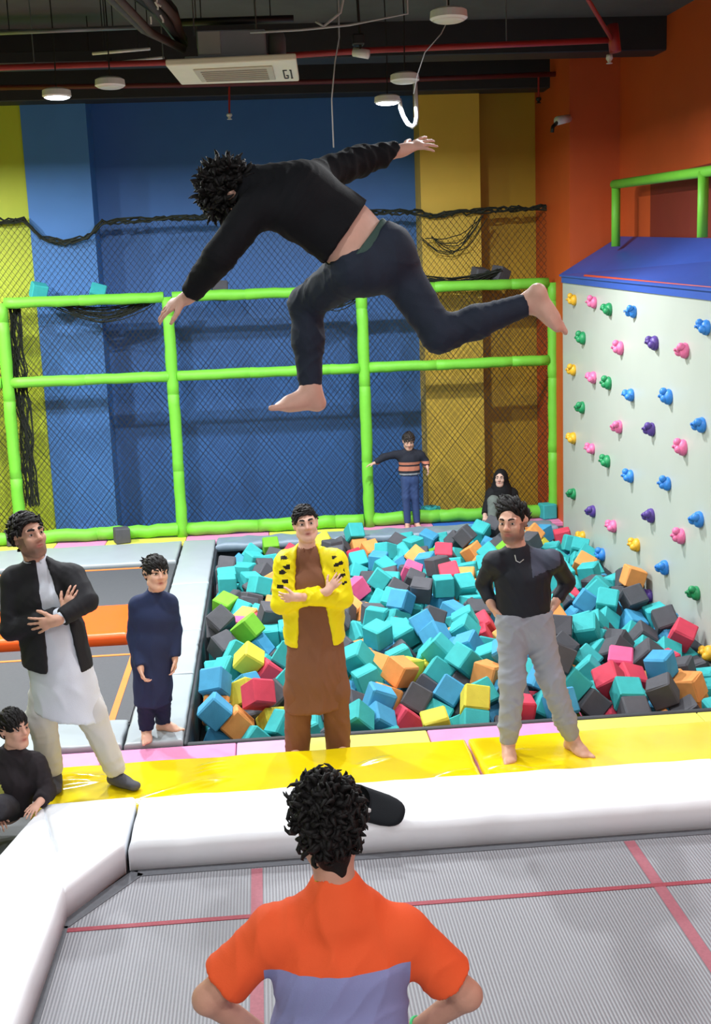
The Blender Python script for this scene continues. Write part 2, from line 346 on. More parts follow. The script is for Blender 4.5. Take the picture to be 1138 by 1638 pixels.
# blue sloping mat over the climbing wall, green guard frame behind it
sm = empty('sloped_mat', (4.0, 12, 3.2), 'blue sloping mat on top of the white climbing wall', 'mat')
b = B()
P = [(3.60, 13.97, 3.10), (3.60, 8.0, 2.89), (4.62, 8.0, 3.20), (4.30, 13.98, 3.50)]
for dz in (0, -.12): b.quad(*[(x, y, z+dz) for x, y, z in P])
for i in range(4):
    a, c = P[i], P[(i+1) % 4]; b.quad(a, c, (c[0], c[1], c[2]-.12), (a[0], a[1], a[2]-.12))
bmesh.ops.remove_doubles(b.bm, verts=b.bm.verts[:], dist=1e-4); bmesh.ops.bevel(b.bm, geom=b.bm.edges[:], offset=.02, segments=2, affect='EDGES')
b.build('cover', mat('blue vinyl', (52, 84, 170), .45, .05, 3, .08, 12), sm)
LIME = mat('lime foam sleeve', (112, 196, 56), .55, .05, 8, .12, 30)
gf = empty('guard_frame', (4.4, 12.5, 3.45), 'small lime green padded guard frame before maroon panel, above the blue mat', 'frame')
def line_pt(x_far, y): return 4.27+(y-14.0)*-.064
for px, top, bot in ((986, 293, 384), (1126, 274, 384)):
    t = at_x(px, top, 4.36)
    Y = 13.3 if px < 1000 else 11.05
    t = at_y(px, top, Y); bt = Vector((t.x, t.y, 3.38)); B().tube([t, bt], .05, 12).build('post', LIME, gf, smooth=True)
t0, t1 = at_y(983, 295, 13.3), at_y(1127, 275, 11.05); t2 = t1+(t1-t0)*.5
B().tube([t0, t1, t2], .05, 12).build('rail', LIME, gf, smooth=True)

# ---------------------------------------------------------------- green padded net frame
YF = 14.79
nf = empty('net_frame', (.3, YF, 0), 'lime green padded frame of posts and rails holding a black net', 'frame')
PXS = [-3.12, -1.1, 1.29, 3.71]; ZR = [.09, 2.035, 3.0]
def sleeve(name, a, b_, r, parent, seed=0, n=14, wob=.004):
    a, b_ = Vector(a), Vector(b_); L = (b_-a).length; k = max(4, int(L/.12)); rg2 = random.Random(seed)
    pts = []; rs = []
    for i in range(k+1):
        u = i/k; pts.append(a.lerp(b_, u)+Vector((rg2.uniform(-1, 1), rg2.uniform(-1, 1), rg2.uniform(-1, 1)))*wob)
        rs.append(r*(1+rg2.uniform(-.05, .05)))
        if i % 8 == 7: pts.append(pts[-1]+(b_-a)/L*.01); rs.append(r*.9); pts.append(pts[-1]+(b_-a)/L*.01); rs.append(r*1.02)
    return B().tube(pts, rs, n).build(name, LIME, parent, smooth=True)
for i, x in enumerate(PXS): sleeve('post', (x, YF, .0), (x+(.02 if i == 0 else 0), YF, 3.0), .072, nf, i)
XE = [-4.6]+PXS+[4.05]
for zi, z in enumerate(ZR):
    for i in range(len(XE)-1):
        a, c = XE[i], XE[i+1]
        if i > 0: a += .06
        if i < len(XE)-2: c -= .06
        sleeve('rail', (a, YF+(.02 if zi == 0 else 0), z), (c if i < 4 else 3.95, YF, z), .066 if zi else .082, nf, 10+zi*7+i, wob=.004 if zi else .012)
NB = mat('black net cord', (22, 23, 24), .8, .05); NBT = mat('dark green net cord', (30, 36, 26), .8, .05)
def net(name, x0, x1, ztop, z0, y, cell, w, m, parent, seed=1):
    """diamond mesh of straight cords, each a thin triangular prism, clipped under the top rope"""
    V = []; F = []; rg2 = random.Random(seed); H = max(ztop(x0+(x1-x0)*i/20) for i in range(21))-z0
    sl = 1.25
    for s in (1, -1):
        x = x0-H/sl if s > 0 else x0
        while x < (x1 if s > 0 else x1+H/sl):
            n = 60; seg = []
            for k in range(n+1):
                z = z0+H*k/n; xx = x+s*(z-z0)/sl
                if x0 <= xx <= x1 and z <= ztop(xx): seg.append((xx, z))
            if len(seg) > 1:
                (xa, za), (xb, zb) = seg[0], seg[-1]; xm, zm = (xa+xb)/2, (za+zb)/2; bow = rg2.uniform(-.01, .01)
                pts = [(xa, y, za), (xm+bow, y+rg2.uniform(-.01, .01), zm), (xb, y, zb)]
                for q in range(3):
                    px, py, pz = pts[q]
                    V += [(px-w*.75, py, pz+w*.4*s), (px+w*.75, py, pz-w*.4*s), (px, py+w, pz)]
                b0 = len(V)-9
                for q in range(2):
                    for e in range(3):
                        i0 = b0+q*3+e; i1 = b0+q*3+(e+1) % 3; F.append((i0, i1, i1+3, i0+3))
            x += cell
    me = bpy.data.meshes.new(name); me.from_pydata(V, [], F)
    if parent is not None: shift(me, parent.matrix_basis.translation)
    o = obj(name, me, m, parent); o['kind'] = 'stuff'; return o
net('netting', -4.55, 3.85, lambda x: 3.0, .1, YF+.09, .062, .0026, NB, nf)
# bunched net hanging below the top rail and beside the first post
def bunch(name, pa, pb, n, sag, thick, parent, seed, y):
    b = B(); rg2 = random.Random(seed)
    for k in range(n):
        a, c = Vector(pa)+Vector((rg2.uniform(-.1, .1), rg2.uniform(-.03, .03), rg2.uniform(-.03, .03))), Vector(pb)+Vector((rg2.uniform(-.1, .1), rg2.uniform(-.03, .03), rg2.uniform(-.03, .03)))
        s = sag*rg2.uniform(.35, 1.1); pts = []
        for i in range(9):
            u = i/8; p = a.lerp(c, u); p.z -= s*math.sin(math.pi*u)+rg2.uniform(-.012, .012); p.y += rg2.uniform(-.01, .01); pts.append(p)
        b.tube(pts, .006, 4)
    o = b.build(name, NBT, parent); o['kind'] = 'stuff'; return o
bunch('gathered_net', (-2.45, YF+.12, 2.98), (-1.3, YF+.12, 2.98), 26, .24, .01, nf, 1, YF)
bunch('gathered_net', (2.0, YF+.14, 3.14), (3.0, YF+.14, 3.16), 22, .16, .01, nf, 2, YF)
bunch('gathered_net', (.6, YF+.14, 2.96), (1.3, YF+.14, 2.96), 14, .2, .01, nf, 6, YF)
b = B(); rg2 = random.Random(8)
for k in range(22):
    b.tube([(-2.98+rg2.uniform(-.1, .1), YF+.15+rg2.uniform(-.03, .03), 3-.42*i+rg2.uniform(-.04, .04)) for i in range(7)], .008, 4)
o = b.build('gathered_net', NBT, nf); o['kind'] = 'stuff'
# second net hung nearer the wall, its rope sagging between hooks
YN = 15.2
n2 = empty('wall_net', (.3, YN, 0), 'black net hung from a sagging rope close to the painted back wall', 'net')
RP = [at_y(x, y, YN) for x, y in ((-190, 356), (0, 352), (44, 350), (58, 378), (105, 387), (146, 376), (160, 354), (250, 350), (330, 346), (440, 342), (560, 340), (672, 338), (690, 344), (770, 336), (860, 331), (900, 329))]
RX = [p.x for p in RP]; RZ = [p.z for p in RP]
ztop = lambda x: float(np.interp(x, RX, RZ))
b = B(); rg2 = random.Random(4)
for k in range(7):
    pts = []
    for i in range(90):
        x = RX[0]+(RX[-1]-RX[0])*i/89; pts.append((x, YN-.01+rg2.uniform(-.03, .03), ztop(x)+rg2.uniform(-.05, .03)))
    b.tube(pts, .011, 4)
o = b.build('rope', NBT, n2); o['kind'] = 'stuff'
net('netting', RX[0], RX[-1]+.1, ztop, .02, YN, .075, .0028, NB, n2, 5)
bunch('gathered_net', (2.2, YN-.1, 3.62), (2.85, YN-.1, 3.85), 7, .3, .01, n2, 3, YN)

# ---------------------------------------------------------------- overhead: lamps, cassette, pipes, cables
WM = mat('white metal', (225, 226, 224), .4, .03); GM = mat('galvanised metal', (120, 124, 128), .4, .1, 8, metal=.5); RM = mat('red pipe paint', (150, 36, 34), .45, .1)
BK = mat('black metal', (26, 26, 28), .5, .05)
EM = mat('lamp glass lit', (255, 255, 255), .4, 0, emit=14.0)
def lamp(i, x, y, watts, label, on, group=None):
    r = empty('ceiling_lamp', (x, y, LAMP_Z), label, 'lamp', group)
    b = B(); b.lathe([(.09, .06), (.118, .045), (.122, .0), (.105, -.012), (.104, 0.0)], (x, y, LAMP_Z), n=28); b.build('housing', WM, r, smooth=False)
    b = B(); b.lathe([(.103, .0), (.103, -.012), (.085, -.02), (.02, -.023)], (x, y, LAMP_Z), n=28); b.build('diffuser', EM if on else mat('lamp glass off', (214, 214, 208), .3, .02), r, smooth=True)
    B().tube([(x, y, LAMP_Z+.05), (x+.01, y, 5.2), (x, y+.02, 5.72)], .006, 6).build('cord', BK, r)
    if on:
        ld = bpy.data.lights.new('lamp_light', 'AREA'); ld.shape = 'DISK'; ld.size = .2; ld.energy = watts; ld.color = (.95, .98, 1)
        lo = bpy.data.objects.new('lamp_light', ld); link(lo, r); lo.location = (0, 0, -.035)
LL = ['lit round ceiling lamp above the lime wall edge', 'lit round ceiling lamp above the yellow pillar and white cable loop']
for i, (x, y, w) in enumerate(LIT):
    if i < 2: lamp(i, x, y, w, LL[i], True)
    else:
        lamp(i, x, y, w, 'lit round ceiling lamp hanging beyond the edge of the picture', True, 'lamps beyond the picture')
for (x, y), l in zip(OFF, ('unlit white round ceiling lamp nearest to the camera', 'unlit white round ceiling lamp beside the air conditioner', 'unlit white round ceiling lamp just above the lit one by the cable loop')): lamp(0, x, y, 0, l, False)
ac = empty('air_conditioner', (-.08, 9.75, 4.72), 'white ceiling air conditioner cassette under a grey metal box', 'air conditioner')
ZA = 4.72
A = [at_z(*p, ZA) for p in ((265, 106), (474, 96), (479, 130), (290, 136))]
b = B(); b.poly([(p.x, p.y) for p in A], ZA, ZA+.05, .012, 2); b.build('panel', mat('cream plastic', (244, 240, 220), .4, .03), ac)
cen = sum(A, Vector())/4
def inset(k, dx=0): return [tuple((cen+(p-cen)*k)[:2]) for p in A]
b = B(); b.poly(inset(.62), ZA-.012, ZA, .006, 1); b.build('intake_grille', mat('beige plastic', (200, 194, 176), .45, .03), ac)
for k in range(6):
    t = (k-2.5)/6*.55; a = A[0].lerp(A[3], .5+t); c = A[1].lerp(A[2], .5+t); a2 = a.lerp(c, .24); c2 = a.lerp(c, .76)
    B().tube([a2-Vector((0, 0, .014)), c2-Vector((0, 0, .014))], .007, 4).build('louvre', mat('dark beige plastic', (150, 146, 134), .5), ac)  # louvre bars in a darker beige than the grille
a, c = A[0].lerp(A[3], .35), A[1].lerp(A[2], .35); a1, c1 = A[0].lerp(A[3], .7), A[1].lerp(A[2], .7)
a, c = A[0].lerp(A[3], .42), A[1].lerp(A[2], .42); a1, c1 = A[0].lerp(A[3], .80), A[1].lerp(A[2], .80)
p, q, p2, q2 = a.lerp(c, .885), a1.lerp(c1, .885), a.lerp(c, .945), a1.lerp(c1, .945); dx = (c-a)*.03
for s, e in ((p, q), (p, p+dx), (q, q+dx), (q+dx, q.lerp(p, .35)+dx), (q.lerp(p, .35)+dx, q.lerp(p, .35)+dx*.5), (p2, q2), (p2, p2-dx*.4), (q2-dx*.3, q2+dx*.3)):
    B().tube([s-Vector((0, 0, .002)), e-Vector((0, 0, .002))], .006, 4).build('printed_mark', BK, ac)
CG = mat('blue grey sheet metal', (158, 170, 186), .45, .05, 8)
b = B(); b.box((-.36, 9.66, ZA+.11), (.17, 10.25, ZA+.31), .01); b.box((-.46, 9.62, ZA+.05), (.17, 10.28, ZA+.115), .006); b.build('casing', CG, ac)
b = B(); b.box((-.355, 9.645, ZA+.13), (-.18, 9.66, ZA+.30), .004); b.build('cover_plate', mat('pale metal', (186, 192, 196), .4), ac)
b = B(); b.lathe([(.07, .0), (.07, .2), (.06, .235), (.03, .25)], (.255, 9.72, ZA+.05), n=20); b.build('drain_pump', mat('dark rubber', (84, 88, 90), .5), ac, smooth=True)
for x, y in ((-.38, 9.7), (-.38, 10.2), (.1, 9.7), (.1, 10.2)): B().tube([(x, y, ZA+.28), (x, y, 5.72)], .006, 6).build('hanger_rod', GM, ac)
# sprinkler main and branch
sp = empty('sprinkler_pipe', (0, 10.6, 5), 'bright red sprinkler pipe crossing below the black ceiling', 'pipe')
pts = [at_z(-90, 112, 5.0), at_z(0, 108, 5.0), at_z(300, 99, 5.0), at_z(600, 80, 5.0), at_z(980, 64, 5.0)]
B().tube(pts, .026, 10).build('main_pipe', RM, sp, smooth=True)
B().tube([pts[-1]+Vector((.02, -.02, -.1)), pts[-1]+Vector((0, 0, .12))], .05, 10).build('elbow', RM, sp, smooth=True)
B().tube([pts[-1], pts[-1]+Vector((-.5, -1.0, .12)), pts[-1]+Vector((-.3, -2.6, .3))], .018, 8).build('branch_pipe', RM, sp, smooth=True)
for x in (-1.8, -.7, .8, 2.2): 
    k = np.interp(x, [p.x for p in pts], [p.y for p in pts]); B().tube([(x, k, 5.02), (x, k, 5.72)], .006, 6).build('hanger_rod', GM, sp)
s2 = empty('sprinkler_pipe', (0, 14.7, 5.3), 'dull red sprinkler pipe along the top of the blue back wall', 'pipe')
B().tube([at_y(-60, 141, 14.7), at_y(300, 136, 14.7), at_y(660, 127, 14.7), at_y(905, 118, 14.7)], .03, 10).build('main_pipe', mat('dull red paint', (92, 30, 30), .5, .1), s2, smooth=True)
for px, y0, y1 in ((367, 138, 182), (862, 120, 156)):
    b = B(); b.tube([at_y(px, y0, 14.7), at_y(px, y1, 14.7)], .012, 8); b.build('drop_pipe', RM, s2)
    p = at_y(px, y1, 14.7); b = B(); b.lathe([(.03, 0), (.035, -.02), (.012, -.05), (.03, -.06), (.03, -.065)], p, n=12); b.build('sprinkler_head', WM if px < 400 else BK, s2, smooth=True)
hp = pts[-1]+Vector((-.03, -.02, -.12)); b = B(); b.lathe([(.025, 0), (.03, -.03), (.012, -.06), (.028, -.07)], hp, n=12); b.build('sprinkler_head', WM, sp, smooth=True)
# conduits, tray and duct runs
for l, a, c, r, m in (('silver conduit along the ceiling before the first lit lamp', (-40, 54), (236, 43), .018, GM), ('thin bright conduit beside the lit lamp by the lime wall', (148, 86), (240, 78), .013, WM), ('pale conduit reaching the red pipe by the air conditioner', (150, 104), (262, 92), .012, WM), ('dark conduit beyond the air conditioner box', (285, 36), (470, 30), .03, BK)):
    o = empty('conduit', at_z(*a, 5.15), l, 'pipe'); B().tube([at_z(*a, 5.15), at_z(*c, 5.15)], r, 8).build('pipe', m, o, smooth=True)
    for u in (.2, .8):
        p = at_z(*a, 5.15).lerp(at_z(*c, 5.15), u); B().tube([p, p+Vector((0, 0, .57))], .005, 5).build('hanger_rod', BK, o)
for nm, l, y, w, z in (('cable_tray', 'grey metal cable tray nearest the camera under the ceiling', 8.9, .5, 5.2), ('cable_tray', 'dark cable tray beyond the air conditioner', 12.2, .35, 5.25)):
    o = empty(nm, (0, y, z), l, 'cable tray')
    m = mat('grey tray metal', (104, 106, 104), .5, .1, 5) if y < 10 else BK
    b = B(); b.box((-6, y-w/2, z), (-1.3, y+w/2, z+.02)); b.build('tray_floor', m, o)
    for s in (-1, 1): b = B(); b.box((-6, y+s*w/2-.01, z), (-1.3, y+s*w/2+.01, z+.1), .004); b.build('side_rail', m, o)
    for x in (-5, -3, -1.5): B().tube([(x, y, z+.02), (x, y, 5.72)], .006, 6).build('hanger_rod', BK, o)
du = empty('cable_bundle', (-.75, 9, 5.1), 'dark bundle of wrapped pipes and cables running to the air conditioner', 'cable')
rg2 = random.Random(2)
for k in range(9):
    dx, dz = rg2.uniform(-.13, .13), rg2.uniform(-.08, .1); rr = rg2.uniform(.02, .045)
    B().tube([(-.47, 9.75+dx*.5, 4.94+dz*.5), (-.62+dx, 9.4, 5.08+dz+rg2.uniform(-.05, .05)), (-.78+dx, 8.6, 5.12+dz), (-1.0+dx, 7.0, 5.2+dz), (-1.1+dx, 4, 5.22+dz)], rr, 8).build('wrapped_pipe', (BK, mat('brown lagging', (78, 62, 58), .7, .15, 12), mat('grey lagging', (70, 70, 72), .7, .15, 12))[k % 3], du, smooth=True)
for k in range(5):
    p = Vector((-.8+rg2.uniform(-.2, .25), 8.6+rg2.uniform(-.6, .9), 5.0+rg2.uniform(-.05, .08))); B().tube([p, p+Vector((rg2.uniform(-.02, .02), .01, -.03)), p+Vector((rg2.uniform(-.03, .03), .01, -.05))], .007, 6).build('cable_tie', WM, du)
for l, pp, Y, r in (('thin white cable hanging beside the cassette down to the jumper\'s back', [(541, -20), (543, 60), (536, 100), (531, 160), (534, 236)], 9.6, .006),
                    ('pale cable hooked along the ceiling above the jumper', [(505, 34), (518, 42), (545, 20), (553, -20)], 8.4, .01),
                    ('pale cable falling from the nearest unlit lamp', [(716, 34), (706, 54), (680, 84), (668, 120), (662, 150)], 8.4, .004),
                    ('long grey cable slung along the ceiling left of the nearest unlit lamp'.replace(' left of', ' beside'), [(400, 52), (480, 48), (560, 40), (652, 22)], 8.4, .008)):
    o = empty('hanging_cable', at_y(*pp[0], Y), l, 'cable')
    wp = [at_y(*p, Y) for p in pp]; top = 0 if wp[0].z > wp[-1].z else -1
    if top == 0: wp.insert(0, Vector((wp[0].x, wp[0].y, 5.71)))
    else: wp.append(Vector((wp[-1].x, wp[-1].y, 5.71)))
    B().tube(wp, r, 6).build('cord', mat('pale cord', (170, 172, 176), .6), o, smooth=True)
o = empty('cable_loop', at_y(650, 170, 11.5), 'thick white cable loop hanging below the lit lamp at the yellow pillar', 'cable')
B().tube([at_y(*p, 11.5) for p in ((639, 158), (641, 172), (646, 186), (653, 198), (660, 203), (665, 198), (667, 186), (666, 168), (664, 122))], .02, 8).build('cord', WM, o, smooth=True)
o = empty('track_spot', at_y(577, 82, 9.5), 'small unlit white spotlight on a dark stem beside the cassette', 'spotlight')
p = at_y(577, 86, 9.5); b = B(); b.tube([p+Vector((-.05, .03, .02)), p+Vector((.06, -.02, -.01))], .035, 10); b.build('lamp_head', WM, o, smooth=True)
B().tube([p+Vector((0, 0, .03)), p+Vector((0, 0, .12)), p+Vector((-.03, 0, 1.0-.0))], .012, 6).build('stem', BK, o)
b = B(); b.box(p+Vector((-.06, -.05, .06)), p+Vector((.03, .05, .14)), .01); b.build('driver_box', BK, o)
o = empty('wall_camera', at_y(893, 195, 13.9), 'white security camera on a dark arm at the orange pier corner', 'camera')
p = at_y(897, 194, 14.0); b = B(); b.tube([p+Vector((-.07, -.12, -.01)), p+Vector((.1, .0, .03))], [.05, .045], 12); b.build('housing', WM, o, smooth=True)
B().tube([p+Vector((-.06, -.1, -.02)), p+Vector((-.13, -.16, -.08)), p+Vector((-.14, -.16, -.14))], .022, 8).build('lens_arm', BK, o, smooth=True)
